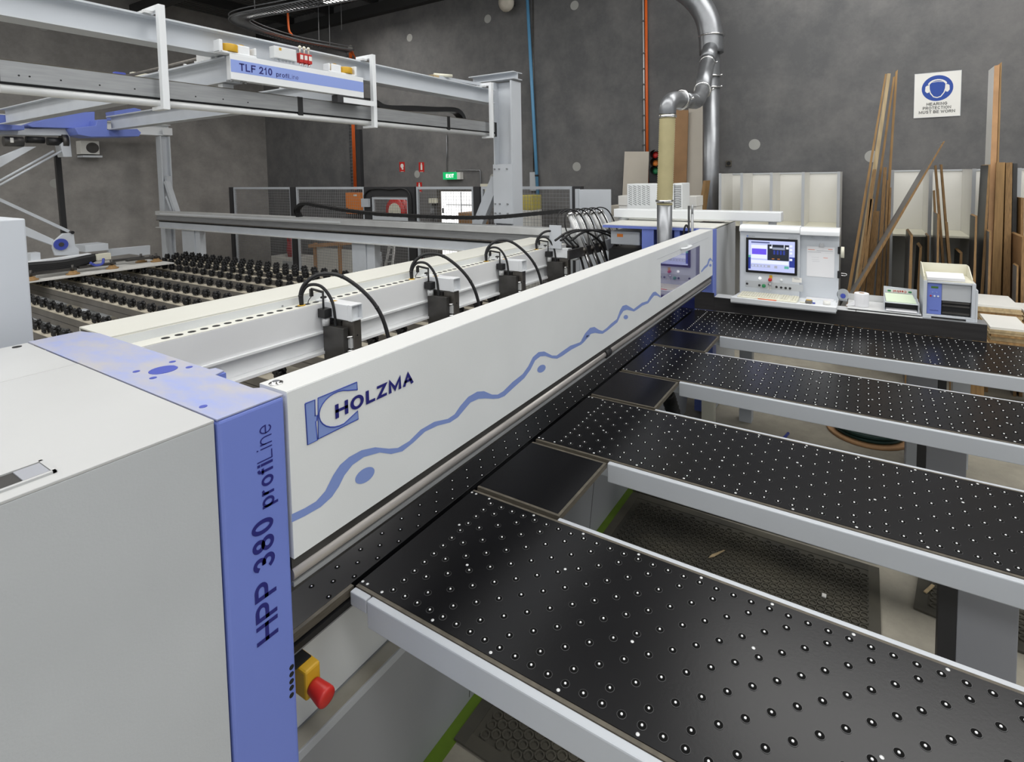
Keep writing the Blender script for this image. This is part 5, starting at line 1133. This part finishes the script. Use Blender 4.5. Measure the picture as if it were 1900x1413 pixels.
rg.build('rungs', 'galv', ctr, kind='stuff')
for k in (-.05, .0, .05):
    MB().tube([p+Vector((0, k, .02)) for p in path[len(path)//2:]]+[wq(662+k*30, 110, .07), wq(657+k*20, 150, .07)], .011, 6).build('orange_cable', 'orange_cable', ctr)
MB().tube(smooth_path([P(534, 20, 'y', 9.3), P(535, 45, 'y', 9.3), P(537, 58, 'y', 9.3), P(543, 66, 'y', 9.3)], 4), .020, 8).build('orange_cable', 'orange_cable', ctr)
for px, pt_, pb_ in ((590, 14, 76), (610, 8, 84), (471, -5, 18), (632, -5, 55)): MB().tube([P(px, pt_-12, 'y', 9.2), P(px+2, pb_, 'y', 9.2)], .007, 6).build('hanger_wire', 'alu', ctr)
# lamp hanging from the roof
rl = thing('roof_lamp', 'bright roof lamp above the cable tray at the top edge', 'lamp', (6.4, 8.0, 5.2))
mat('lamp_glow', (1, .95, .88), .4, emit=(1, .95, .88), estr=6)
a, b_ = P(607, 4, 'z', 5.30), P(645, -6, 'z', 5.30)
area_light('roof_lamp_light', ((a+b_)/2-Vector((0, 0, .06)))[:], .6, .6, 45, (1, .97, .92)); MB().bar(a, b_, .16, .05).build('lamp_tube', 'lamp_glow', rl); MB().bar(a+Vector((0, 0, .05)), b_+Vector((0, 0, .05)), .26, .04).build('lamp_reflector', 'steel_paint', rl)
# ---- extraction ducts
md = thing('extraction_duct', 'big round galvanised extraction duct rising along the grey wall', 'duct', (7.55, 2.05, 0))
XD = 7.50; yd = P(1319, 300, 'x', XD).y; R0 = .108
zt2 = P(1318, 100, 'x', XD).z
MB().cyl((XD, yd, 0), (XD, yd, zt2), R0, 26).build('duct_pipe', 'galv', md)
up_ = [(XD, yd, zt2), P(1318, 62, 'x', XD), P(1312, 35, 'x', XD), P(1300, 12, 'x', XD), P(1282, -8, 'x', XD), P(1258, -25, 'x', XD)]
MB().tube(smooth_path(up_, 5), .155, 26).build('duct_bend', 'galv', md)
for py in (142, 163): q = P(1319, py, 'x', XD); MB().lathe((XD, yd, q.z-.012), (0, 0, 1), [(0, R0+.004), (.003, R0+.014), (.02, R0+.014), (.024, R0+.004)], 26).build('duct_clamp', 'chrome', md); MB().cyl((XD-.06, yd-R0-.01, q.z), (XD-.06, yd-R0-.05, q.z), .010, 8).build('clamp_bolt', 'chrome', md)
for py in (67,): q = P(1319, py, 'x', XD); MB().lathe((XD, yd, q.z-.012), (0, 0, 1), [(0, .157), (.003, .172), (.02, .172), (.024, .157)], 26).build('duct_clamp', 'chrome', md)
bd_ = thing('branch_duct', 'galvanised branch duct with ribbed cream hose above the far housing', 'duct', (4.7, 1.53, .951))
XQ = 4.70; yq = P(1233, 430, 'x', XQ).y; z0q, z1q, z2q = .951, P(1233, 376, 'x', XQ).z, P(1237, 212, 'x', XQ).z
MB().cyl((XQ, yq, z0q), (XQ, yq, z1q), .067, 24).build('lower_pipe', 'galv', bd_)
hs_ = []; rr_ = []
n_h = 44; ytop = P(1238.5, 212, 'x', XQ).y
for k in range(n_h*2+1):
    t = k/(n_h*2); hs_.append((XQ, yq+(ytop-yq)*t, z1q-.02+(z2q-z1q+.02)*t)); rr_.append(.0725 if k % 2 else .0655)
MB().tube(hs_, rr_, 20).build('ribbed_hose', 'hose', bd_)
for z in (z1q+.015, z2q-.02): MB().lathe((XQ, yq if z < 2 else ytop, z-.012), (0, 0, 1), [(0, .077), (.005, .080), (.02, .080), (.024, .077)], 22).build('hose_clamp', 'chrome', bd_)
e0 = Vector((XQ, ytop, z2q))
pth = [e0, P(1239, 200, 'x', XQ), P(1243, 190, 'x', 4.74), P(1252, 185, 'x', 4.88), P(1268, 185, 'x', 5.2)]
MB().tube(smooth_path(pth, 5), .074, 22).build('elbow', 'galv', bd_)
p2 = P(1290, 189, 'x', 5.8); MB().tube([P(1266, 185, 'x', 5.16), p2], .075, 22).build('cross_pipe', 'galv', bd_)
p3 = P(1303, 168, 'x', 6.25); MB().tube(smooth_path([P(1286, 188, 'x', 5.72), P(1293, 187, 'x', 5.85), P(1297, 182, 'x', 6.0), p3], 5), .0785, 22).build('elbow', 'galv', bd_)
p4_ = P(1313, 112, 'x', 7.2); MB().tube([p3-Vector((0, 0, .01)), p4_], [.082, .095], 22).build('riser_pipe', 'galv', bd_)
MB().tube([p4_, P(1318, 90, 'x', 7.42)], [.098, .10], 22).build('branch_collar', 'galv', bd_)
for c, d in ((p3, (p4_-p3).normalized()), (p4_-(p4_-p3)*.12, (p4_-p3).normalized()), (P(1262, 185, 'x', 5.08), Vector((.7, -.3, 0)))):
    MB().lathe(c, d, [(0, .088), (.003, .098), (.018, .098), (.02, .088)], 22).build('duct_clamp', 'chrome', bd_)
    MB().cyl(c+Vector((0, -.10, .0)), c+Vector((0, -.13, .01)), .010, 8).build('clamp_bolt', 'chrome', bd_)
# ---- boards leaning on the wall behind the far housing
def slab(name, q0, q1, q2, q3, xf, depth, m, label, cat='board', grp=None, edge='wood_edge', xt=None):
    """standing board: front outline from four photo points (top left, top right, bottom right, bottom left) run down to the floor"""
    a, b_, c, d = [P(*q, 'x', xf) for q in (q0, q1, q2, q3)]
    def down(u, v):
        k = (u.z-.002)/(u.z-v.z) if abs(u.z-v.z) > 1e-4 else 1; return u+(v-u)*k
    c, d = down(b_, c), down(a, d)
    fr_ = [a, b_, c, d]; bk = [Vector((xf+depth, p.y, p.z)) for p in fr_]; vs = [tuple(p) for p in fr_+bk]
    me = bpy.data.meshes.new(name); o = Vector((xf, d.y, 0))
    me.from_pydata([Vector(v)-o for v in vs], [], [(0, 3, 2, 1), (4, 5, 6, 7), (0, 1, 5, 4), (1, 2, 6, 5), (2, 3, 7, 6), (3, 0, 4, 7)])
    me.materials.append(MATS[edge]); me.materials.append(MATS[m])
    me.polygons.foreach_set('material_index', [0, 0, 0, 1, 0, 1]); me.update()
    ob = bpy.data.objects.new(name, me); COL.objects.link(ob); ob.location = o
    return tag(ob, label, cat, grp)
GB = 'boards leaning behind the far housing'
slab('leaning_board', (1159, 281), (1204, 281), (1200, 400), (1153, 400), 7.86, .02, 'beige', 'beige board against the wall behind the signal lamp', grp=GB, edge='beige')
slab('leaning_board', (1249, 204), (1277, 204), (1272, 388), (1247, 388), 7.72, .02, 'mdf', 'tall brown board against the wall between hose and white board', grp=GB, edge='mdf')
slab('leaning_board', (1278, 188), (1330, 188), (1327, 388), (1272, 388), 7.80, .02, 'beige', 'tall pale board against the wall behind the big duct', grp=GB, edge='beige')
slab('leaning_board', (1305, 335), (1309, 335), (1302, 388), (1296, 388), 7.02, .25, 'wood', 'narrow wood edged board leaning left of the big duct', grp=GB)
for (a0, b0, a1, b1, x, lab) in ((1147, 363, 1164, 381, 6.3, 'small white block left of the louvred blower box'), (1270, 364, 1292, 383, 6.3, 'small white block right of the louvred blower box'), (1131, 381, 1170, 400, 6.65, 'pale pink carton behind the left end of the swing arm')):
    p0, p1 = P(a0, b0, 'x', x), P(a1, b1, 'x', x); t = thing('stacked_carton', lab, 'carton', (x+.15, (p0.y+p1.y)/2, 0))
    box('carton', 'beige' if 'pink' in lab else 'board_white', t, x, x+.3, p1.y, p0.y, p1.z, p0.z, .003); box('stand', 'board_white', t, x+.01, x+.29, p1.y+.005, p0.y-.005, 0, p1.z-.0005)
# ================================================================= SHEET RACKS AND OFFCUTS AT THE RIGHT WALL
XK = 7.2
def rack(name, edges, label, zt_, zs, shelf=True):
    t = thing(name, label, 'rack', (7.55, (edges[0]+edges[-1])/2, 0))
    for y in edges:
        dv = box('divider', 'board_white', t, XK+.004, 7.93, y-.014, y+.014, .0, zt_, .001)
        box('divider_edge', 'grey_paint', dv, XK, XK+.0035, y-.016, y+.016, .0, zt_+.004)
    for i in range(len(edges)-1):
        box('back_panel', 'board_white', t, 7.90, 7.93, edges[i+1]+.0145, edges[i]-.0145, .0, zt_-.02)
        box('back_edge', 'grey_paint', t, 7.89, 7.935, edges[i+1]+.0145, edges[i]-.0145, zt_-.0195, zt_)
        if shelf: box('shelf', 'key_cream', t, XK+.01, 7.895, edges[i+1]+.0145, edges[i]-.0145, zs-.02, zs)
    return t
def ry(px): return P(px, 340, 'x', XK).y
rack('sheet_rack', [ry(v) for v in (1336, 1376, 1431, 1490, 1556)], 'white divided sheet rack behind the control console', 2.14, 1.49)
rack('sheet_rack', [ry(v) for v in (1655.5, 1727, 1807, 1891, 1960)], 'white divided sheet rack full of offcuts under the hearing sign', 2.15, 1.44)
OF = 'offcut boards leaning in the right rack'; XO = 7.05
def oc_(pts, m, lab, xf=XO, d=.35, edge='wood_edge'): return slab('offcut_board', *pts, xf, d, m, lab, grp=OF, edge=edge)
oc_([(1642, 137), (1645.5, 137), (1578, 540), (1572, 540)], 'wood', 'leftmost of the tall offcut strips leaning beside the right rack', 6.87, .05, 'wood')
oc_([(1646.5, 136), (1653, 136), (1594, 540), (1583, 540)], 'wood_pale', 'widest pale strip of the tall leaning pair left of the right rack', 6.87, .05, 'wood_pale')
oc_([(1657, 143), (1661, 141), (1622, 420), (1617, 420)], 'wood', 'tall brown strip leaning behind the pale strip', 7.06, .05, 'wood')
oc_([(1661.5, 133), (1666, 129), (1647, 420), (1642, 420)], 'wood', 'tall upright strip with pointed top left of the hearing sign', 7.06, .05, 'wood')
oc_([(1620, 314), (1626, 314), (1594, 540), (1588, 540)], 'wood', 'short strip in front of the pale leaning strip', 6.80, .05)
oc_([(1615, 369), (1621, 369), (1604, 540), (1597, 540)], 'wood_pale', 'lowest pale strip right of the leftmost leaning strips', 6.80, .05)
oc_([(1620, 392), (1632, 392), (1621, 540), (1607, 540)], 'wood', 'broad short brown board between the leaning strips and the rack', 6.94, .08)
oc_([(1639.5, 310), (1645.5, 310), (1633, 540), (1625, 540)], 'wood', 'strip with two dark bands beside the left rack divider', 6.94, .08)
oc_([(1646, 334), (1650, 334), (1640, 540), (1635, 540)], 'wood', 'thin strip right of the strip with dark bands', 6.94, .08)
oc_([(1650.5, 348), (1654, 348), (1648, 540), (1643, 540)], 'wood', 'thin strip touching the leftmost divider of the right rack', 6.94, .08)
# the board lying diagonally across the first bay
p = [P(*q, 'x', 6.40) for q in ((1749.5, 263), (1754, 261), (1661, 421), (1655.5, 421))]
p[2] = p[1]+(p[2]-p[1])*2.3; p[3] = p[0]+(p[3]-p[0])*2.3
dg = MB().prism(p, (.60, .0, 0)).build('diagonal_board', 'board_grey', None); tag(dg, 'dark board leaning diagonally across the first bay of the right rack', 'board', OF)
pe = [q+Vector((-.002, 0, 0)) for q in p]; MB().prism(pe, (.0015, 0, 0)).build('raw_edge', 'wood_edge', dg)
oc_([(1734, 307), (1738, 306), (1757, 540), (1752, 540)], 'wood', 'left one of two strips leaning right of the second divider', 7.04, .06)
oc_([(1744.5, 305), (1748.5, 305), (1768, 540), (1763, 540)], 'wood', 'right one of two strips leaning right of the second divider', 7.04, .06)
oc_([(1731.5, 354), (1735, 353), (1744, 540), (1740, 540)], 'wood', 'short strip beside the second divider of the right rack', 6.97, .06)
oc_([(1738, 350), (1742, 350), (1756, 540), (1751, 540)], 'board_dark', 'short dark strip between the two leaning strips', 7.11, .06)
oc_([(1739, 397), (1743, 398), (1741, 540), (1737, 540)], 'board_grey', 'grey faced offcut in front of the second divider', 6.55, .38)
oc_([(1753.5, 412), (1758.5, 412), (1770, 540), (1764, 540)], 'wood', 'short offcut at the foot of the two leaning strips', 6.90, .05)
oc_([(1689, 438), (1694, 436), (1691, 540), (1685, 540)], 'board_grey', 'grey faced offcut in the lower first bay', 6.42, .70)
oc_([(1706, 460), (1711, 457), (1707, 540), (1701, 540)], 'board_dark', 'dark short offcut in the lower first bay', 6.75, .4)
oc_([(1721, 438), (1724.5, 437), (1723, 540), (1719, 540)], 'board_dark', 'dark offcut beside the second divider low down', 7.0, .3)
oc_([(1845, 122), (1855, 120), (1845, 420), (1833, 420)], 'board_white', 'tall white faced board standing right of the hearing sign', 7.0, .30, 'wood_frame')
oc_([(1856, 117), (1859, 115), (1850, 420), (1846.5, 420)], 'wood_frame', 'tallest thin brown strip right of the white faced board', 7.0, .15, 'wood')
oc_([(1834, 306), (1838, 305), (1824, 560), (1818, 560)], 'board_dark', 'dark faced board below the tall white faced board', 6.75, .42)
oc_([(1842.5, 303), (1847, 302), (1838, 560), (1833, 560)], 'wood', 'thin board right of the dark faced board', 7.05, .12)
oc_([(1849, 301), (1865, 301), (1856, 570), (1838, 570)], 'wood', 'widest board edge in the right rack', 6.97, .3, 'wood')
oc_([(1867, 302), (1878.5, 301), (1874, 570), (1860, 570)], 'wood', 'second widest board edge in the right rack', 6.96, .3, 'wood_edge')
oc_([(1880, 303), (1888, 303), (1884, 560), (1876, 560)], 'board_dark', 'dark board right of the wide board edges', 7.08, .3, 'board_dark')
oc_([(1894.5, 367), (1900, 367), (1899, 560), (1892, 560)], 'wood', 'strip at the right edge beyond the last divider', 6.98, .3)
oc_([(1809.5, 402), (1813.5, 400), (1809, 580), (1803.5, 580)], 'board_dark', 'short dark faced board between the third divider and the wide edges', 6.62, .30)
oc_([(1835.5, 430), (1839.5, 428), (1836, 590), (1831, 590)], 'board_grey', 'grey faced board behind the label printer', 6.60, .30)
oc_([(1886.5, 494), (1890, 492), (1888, 600), (1883.5, 600)], 'board_grey', 'lowest grey faced board at the right edge', 6.60, .16)
oc_([(1896, 440), (1901, 438), (1899, 600), (1893, 600)], 'mdf', 'brown faced board at the right edge behind the lowest grey board', 6.62, .45)
oc_([(1781, 470), (1786, 468), (1783, 580), (1777, 580)], 'board_dark', 'dark board standing behind the paper tray', 6.95, .4)
# ---- stacks of cut boards beyond the end of the fence
pa = thing('trolley', 'low wooden trolley carrying the cut board stacks beyond the fence end', 'trolley', (5.9, -1.3, 0))
for x in (5.42, 6.42):
    for y in (-2.3, -.78): box('leg', 'wood', pa, x, x+.09, y-.05, y+.05, 0, .58)
box('deck', 'wood_pale', pa, 5.35, 6.55, -2.4, -.70, .5805, .60)
ORD = ['top', 'second', 'third', 'fourth', 'fifth', 'sixth', 'seventh', 'eighth', 'ninth', 'tenth', 'eleventh', 'twelfth', 'thirteenth', 'fourteenth', 'fifteenth', 'sixteenth', 'seventeenth', 'eighteenth', 'nineteenth', 'twentieth', 'twenty-first']
def stack(x0, x1, y0, y1, ztop, where):
    th = .0185; N = int((ztop-.6005)/th); th = (ztop-.6005)/N
    for k in range(N):
        dx, dy = random.uniform(-.012, .012), random.uniform(-.010, .010); zz_ = .6005+k*th
        top = k == N-1
        o = MB().box(x0+dx, x1+dx, y0+dy, y1+dy, zz_, zz_+th-.0012).build('cut_board', 'board_white' if top else ('wood_pale' if k % 3 else 'wood'), None)
        tag(o, ('white topped cut board, uppermost of the '+where) if top else (ORD[N-1-k]+' cut board from the top of the '+where), 'board', 'boards of the '+where)
stack(5.48, 5.95, -1.10, -.86, .90, 'front stack by the fence end')
stack(5.50, 6.0, -1.60, -1.13, .84, 'front stack at the right edge')
stack(5.99, 6.5, -1.15, -.82, .97, 'rear stack by the fence end')
stack(6.04, 6.5, -1.75, -1.18, .92, 'rear stack at the right edge')
# ---- hearing protection sign
hs0, hs1 = P(1697, 139, 'x', WX-.01), P(1782, 217, 'x', WX-.01); hy0, hy1 = hs1.y, hs0.y
zc_ = (P(1740, 133.5, 'x', WX-.01).z, P(1740, 217, 'x', WX-.01).z)
sg = thing('hearing_sign', 'white wall sign with blue ear muff symbol and three lines of text', 'sign', (WX-.005, (hy0+hy1)/2, zc_[1]))
pl = box('sign_plate', 'board_white', sg, WX-.006, WX-.0008, hy0, hy1, zc_[1], zc_[0], .004)
W_ = hy1-hy0; H_ = zc_[0]-zc_[1]; cyy = (hy0+hy1)/2; czz = zc_[0]-H_*.355
xs_ = WX-.0064
def sp_(u, v): return (xs_, cyy-u, czz+v)
mat('sign_blue', (.015, .06, .32), .5)
for k, (e0, e1, f0, f1) in enumerate(((hy0, hy1, zc_[0]-.004, zc_[0]), (hy0, hy1, zc_[1], zc_[1]+.004), (hy0, hy0+.004, zc_[1]+.0041, zc_[0]-.0041), (hy1-.004, hy1, zc_[1]+.0041, zc_[0]-.0041))): box('sign_border', 'grey_paint', sg, WX-.0072, WX-.0061, e0, e1, f0, f1)
rr0 = W_*.335
MB().cyl((xs_+.0002, cyy, czz), (xs_-.0003, cyy, czz), rr0, 40).build('sign_disc', 'sign_blue', sg)
s_ = rr0
xs_ = WX-.0070
hd = [(-.50, .30), (-.38, .45), (0, .50), (.38, .45), (.50, .30), (.48, -.05), (.40, -.35), (.22, -.62), (0, -.70), (-.22, -.62), (-.40, -.35), (-.48, -.05)]
hw = [(u*1.14, v*1.10-.01) for u, v in hd]
MB().prism([sp_(u*s_, v*s_) for u, v in hw], (-.0004, 0, 0)).build('head_outline', 'board_white', sg)
xs_ = WX-.0076
MB().prism([sp_(u*s_, v*s_) for u, v in hd], (-.0004, 0, 0)).build('head', 'sign_blue', sg)
for sg_ in (-1, 1): MB().prism([sp_(sg_*u*s_, v*s_) for u, v in ((.50, .22), (.64, .26), (.76, .16), (.78, -.18), (.66, -.34), (.52, -.30))], (-.0008, 0, 0)).build('ear_muff', 'board_white', sg)
arc_o = [sp_(.64*math.cos(math.radians(a))*s_, (.20+.50*math.sin(math.radians(a)))*s_) for a in range(15, 166, 15)]; arc_i = [sp_(.54*math.cos(math.radians(a))*s_, (.20+.40*math.sin(math.radians(a)))*s_) for a in range(15, 166, 15)]
MB().strip([Vector(q)+Vector((-.0007, 0, 0)) for q in arc_i], [Vector(q)+Vector((-.0007, 0, 0)) for q in arc_o]).build('head_band', 'board_white', sg)
for ln, wf, k in (('HEARING', .44, 0), ('PROTECTION', .60, 1), ('MUST BE WORN', .77, 2)):
    stext('sign_lettering', ln, 'board_dark', sg, (WX-.0068, cyy+W_*wf/2, zc_[0]-H_*(.735+.088*k)), (0, -1, 0), (0, 0, 1), W_*wf, H_*.066, .17, .16)
# ================================================================= FLOOR THINGS UNDER THE TABLES
tag(MB().box(1.05, 4.6, 1.29, 1.348, .0005, .004).build('floor_stripe', 'lime', None), 'lime green stripe painted along the foot of the saw', 'floor stripe')
def rubber_mat(name, c, ang, lx, ly, label, holes=True):
    t = thing(name, label, 'floor mat', (c[0], c[1], 0), 'black rubber floor mats under the air tables')
    R_ = Matrix.Rotation(math.radians(ang), 3, 'Z')
    def T(x, y, z): v = R_ @ Vector((x, y, 0)); return (c[0]+v.x, c[1]+v.y, z)
    b0 = .05
    MB().prism([T(-lx/2+b0, -ly/2+b0, .005), T(lx/2-b0, -ly/2+b0, .005), T(lx/2-b0, ly/2-b0, .005), T(-lx/2+b0, ly/2-b0, .005)], (0, 0, .004)).build('mat_web', 'mat_rubber', t)
    for (x0, x1, y0, y1) in ((-lx/2, lx/2, -ly/2, -ly/2+b0), (-lx/2, lx/2, ly/2-b0, ly/2), (-lx/2, -lx/2+b0, -ly/2+b0, ly/2-b0), (lx/2-b0, lx/2, -ly/2+b0, ly/2-b0)):
        MB().prism([T(x0, y0, .0045), T(x1, y0, .0045), T(x1, y1, .0045), T(x0, y1, .0045)], (0, 0, .008)).build('mat_border', 'mat_rubber', t)
    rg = MB(); p_ = .042; nx = int((lx-2*b0)/p_); ny = int((ly-2*b0)/(p_*.866)); N = 10
    for j in range(ny):
        for i in range(nx):
            x = -lx/2+b0+p_*(i+.5+(.5 if j % 2 else 0)); y = -ly/2+b0+p_*.866*(j+.5)
            if x > lx/2-b0-.01: continue
            o = len(rg.v)
            for (r_, z) in ((.0205, .009), (.0195, .017), (.0145, .017), (.0135, .0095)):
                for k in range(N): g = 2*math.pi*k/N; rg.v.append(T(x+r_*math.cos(g), y+r_*math.sin(g), z))
            for q in range(3):
                for k in range(N): rg.f.append((o+q*N+k, o+q*N+(k+1) % N, o+(q+1)*N+(k+1) % N, o+(q+1)*N+k)); rg.sm.append(False)
    rg.build('mat_rings', 'mat_rubber', t, kind='stuff')
mat('mat_rubber', (.11, .10, .075), .8, noise=.55, nscale=2.2, col2=(.045, .043, .036))
rubber_mat('rubber_mat', (2.40, .60), 0, 1.86, 1.40, 'large black rubber ring mat between the nearest and second air tables')
rubber_mat('rubber_mat', (3.52, -.70), -8, .95, .80, 'smaller rubber ring mat lying askew behind the nearer table leg')
rubber_mat('rubber_mat', (4.0, .62), 1, 1.28, 1.40, 'black rubber ring mat below the third air table')
lf = P(1326, 1026, 'z', .02); tag(MB().prism([lf+Vector((-.055, .02, 0)), lf+Vector((-.02, .012, 0)), lf+Vector((.055, -.04, 0)), lf+Vector((.05, -.045, 0)), lf+Vector((-.03, -.004, 0))], (0, 0, .002)).build('dry_leaf', 'wood_pale', None), 'dry brown leaf on the large rubber mat', 'leaf')
q = P(1529, 1105, 'z', .02); tag(MB().box(q.x-.012, q.x+.012, q.y-.01, q.y+.01, .018, .026).build('wood_chip', 'board_white', None, .002), 'tiny white chip on the large rubber mat', 'chip')
q = P(1724, 1092, 'z', .02); tag(MB().obox((q.x, q.y, .021), (.04, -.02, 0), (.003, .006, 0), (0, 0, .003)).build('wood_sliver', 'wood_pale', None), 'pale wood sliver on the askew rubber mat', 'sliver')
# hose reel and hoses on the floor
hr2 = thing('hose_drum', 'wooden drum with coiled dark green hose under the air tables', 'hose drum', (5.10, -.05, 0))
MB().lathe((5.10, -.05, .001), (0, 0, 1), [(0, .30), (.02, .30)], 30).build('drum_flange', 'wood_frame', hr2)
b = MB()
for k in range(5):
    for j in range(2):
        r_ = .13+k*.028; b.tube([(5.10+r_*math.cos(a*math.pi/14), -.05+r_*math.sin(a*math.pi/14), .036+j*.028) for a in range(29)], .014, 6, False)
b.build('coiled_hose', 'green_hose', hr2) if 'green_hose' in MATS else (mat('green_hose', (.012, .05, .04), .5), b.build('coiled_hose', 'green_hose', hr2))
tag(MB().tube(smooth_path([(3.35, .85, .6), (3.50, .70, .25), (3.75, .55, .04), (4.2, .35, .032), (4.45, .1, .032), (4.3, -.15, .03), (3.95, -.05, .032), (3.9, .3, .032), (4.3, .55, .032), (4.7, .5, .03)], 6), .011, 8).build('blue_hose', 'blue_deep', None), 'dark blue hose looping on the floor below the third air table', 'hose')
bh = thing('suction_hose', 'black ribbed suction hose dropping below the second filler plate', 'hose', (2.9, 1.15, 0))
pts = smooth_path([P(1237, 728, 'y', 1.15), P(1243, 745, 'y', 1.15), P(1252, 775, 'y', 1.12), P(1256, 800, 'y', 1.08)], 8)
MB().tube(pts, [.052 if i % 2 else .046 for i in range(len(pts))], 14).build('hose', 'black_rubber', bh)
box('hose_foot', 'black', bh, pts[-1].x-.06, pts[-1].x+.06, pts[-1].y-.06, pts[-1].y+.06, 0, .03); MB().tube([pts[-1], (pts[-1].x, pts[-1].y, .03)], .048, 14).build('hose', 'black_rubber', bh)
ps = P(1318, 770, 'y', 1.3); tag(box('base_block', 'key_cream', None, 4.56, 4.64, 1.06, 1.16, 0.0005, .30), 'short cream block on the floor near the foot of the saw', 'block')
# ================================================================= LEFT SIDE NEAR THE HOUSING, THINGS BEHIND THE FENCE
lpn = thing('side_cabinet', 'tall pale grey cabinet standing behind the near housing at the left edge', 'cabinet', (.2, 2.6, 0))
q0, q1 = P(47, 405, 'y', 2.35), P(60.5, 628, 'y', 2.35)
MB().prism([(-.8, 2.35, 0), (q0.x, 2.35, 0), (q0.x, 2.35, q0.z), (-.8, 2.35, q0.z)], (0, .5, 0)).build('cabinet_body', 'light_grey', lpn, .005, 2)
bxs = thing('cream_box', 'small cream box behind the dusty blue top strip', 'box', (.85, 2.5, 0))
q = P(62, 612, 'y', 2.6); box('box_body', 'cream', bxs, q0.x+.015, P(118, 617, 'z', 1.50).x, 2.42, 2.72, .9, 1.50, .003); box('box_foot', 'steel_dark', bxs, q0.x+.03, q0.x+.12, 2.45, 2.7, 0, .899)
# crate with white panels, white box, red jacket, ladder, extinguisher
XR = 7.3
def fb(px, py, x=XR): return P(px, py, 'x', x)
a, b_ = fb(583, 452), fb(664, 452)
cr = thing('display_frame', 'wooden frame with white panels seen through the guard fence', 'frame', (XR, (a.y+b_.y)/2, 0))
for px in (583, 629, 664): y = fb(px, 460).y; box('upright', 'wood_frame', cr, XR, XR+.06, y-.035, y+.035, 0, .78)
MB().bar(fb(575, 456), fb(668, 449), .08, .07).build('top_rail', 'wood_frame', cr)
for p0, p1 in ((585, 627), (631, 662)): ya, yb_ = fb(p1, 470).y+.03, fb(p0, 470).y-.03; box('white_panel', 'board_white', cr, XR+.02, XR+.04, ya, yb_, 0, .70)
wb = thing('white_cabinet', 'white appliance on the floor behind the left mesh panels', 'appliance', (XR+.2, fb(525, 480).y, 0)); a, b_ = fb(503, 474), fb(546, 474)
box('case', 'board_white', wb, XR, XR+.5, b_.y, a.y, 0, a.z, .01); box('grille', 'grey_paint', wb, XR-.004, XR-.0005, b_.y+.05, (a.y+b_.y)/2, .08, a.z-.08)
rj = thing('red_bag', 'red bag standing on the white appliance behind the mesh', 'bag', (XR+.2, fb(531, 455).y, 0)); y = fb(531, 455).y; z0_ = a.z+.001
MB().lathe((XR+.2, y, z0_), (0, .1, 1), [(0, .14), (.15, .16), (.32, .13), (.42, .06), (.44, .01)], 14).build('bag', 'red_dull', rj); MB().tube(smooth_path([(XR+.1, y+.08, z0_+.3), (XR+.08, y+.05, z0_+.46), (XR+.08, y-.05, z0_+.46), (XR+.1, y-.08, z0_+.3)], 5), .02, 8).build('bag_handle', 'red', rj)
sl_ = thing('step_ladder', 'folded silver ladder leaning behind the guard fence', 'ladder', (XR+.2, fb(718, 470).y, 0))
p0, p1, p2, p3 = fb(715, 495), fb(724, 450), fb(728, 492), fb(732, 452)
for u, v in ((p0, p1), (p2, p3)):
    k = u.z/(v.z-u.z); MB().bar(u-(v-u)*k, v+(v-u)*.3, .04, .03).build('stile', 'alu_light', sl_)
for t_ in (.2, .5, .8, 1.1): MB().bar(p0+(p1-p0)*t_, p2+(p3-p2)*t_, .03, .02).build('rung', 'alu_light', sl_)
fe = thing('fire_extinguisher', 'red fire extinguisher behind the guard fence below the sign', 'extinguisher', (7.8, wq(783, 470, .15).y, 0)); y = wq(783, 470, .15).y
MB().lathe((7.85, y, .001), (0, 0, 1), [(0, .07), (.42, .07), (.48, .04), (.50, .025), (.55, .025)], 18).build('cylinder', 'red', fe); box('handle', 'black', fe, 7.80, 7.90, y-.015, y+.015, .5515, .58)
gsb = thing('socket_post', 'grey socket box on a post left of the ladder', 'socket box', (7.2, fb(703, 462).y, 0)); y = fb(703, 462).y
box('post', 'steel_paint', gsb, XR, XR+.05, y-.03, y+.03, 0, .62); box('socket', 'light_grey', gsb, XR-.06, XR-.0005, y-.08, y+.08, .50, .72, .01); box('red_knob', 'red', gsb, XR-.08, XR-.0605, y+.02, y+.06, .56, .60)
yc_ = thing('yellow_crate', 'yellow plastic crate behind the rightmost mesh panel', 'crate', (7.3, P(974, 376, 'x', 7.3).y, 0)); a, b_ = P(962, 362, 'x', 7.3), P(987, 390, 'x', 7.3)
mat('crate_yellow', (.55, .47, .12), .5)
box('crate', 'crate_yellow', yc_, 7.3, 7.6, b_.y, a.y, b_.z, a.z, .01); box('stand', 'board_white', yc_, 7.3, 7.6, b_.y, a.y, 0, b_.z-.001)
for y in (b_.y+.03, (a.y+b_.y)/2, a.y-.05): box('crate_rib', 'crate_yellow', yc_, 7.285, 7.2995, y, y+.02, b_.z+.02, a.z-.02)
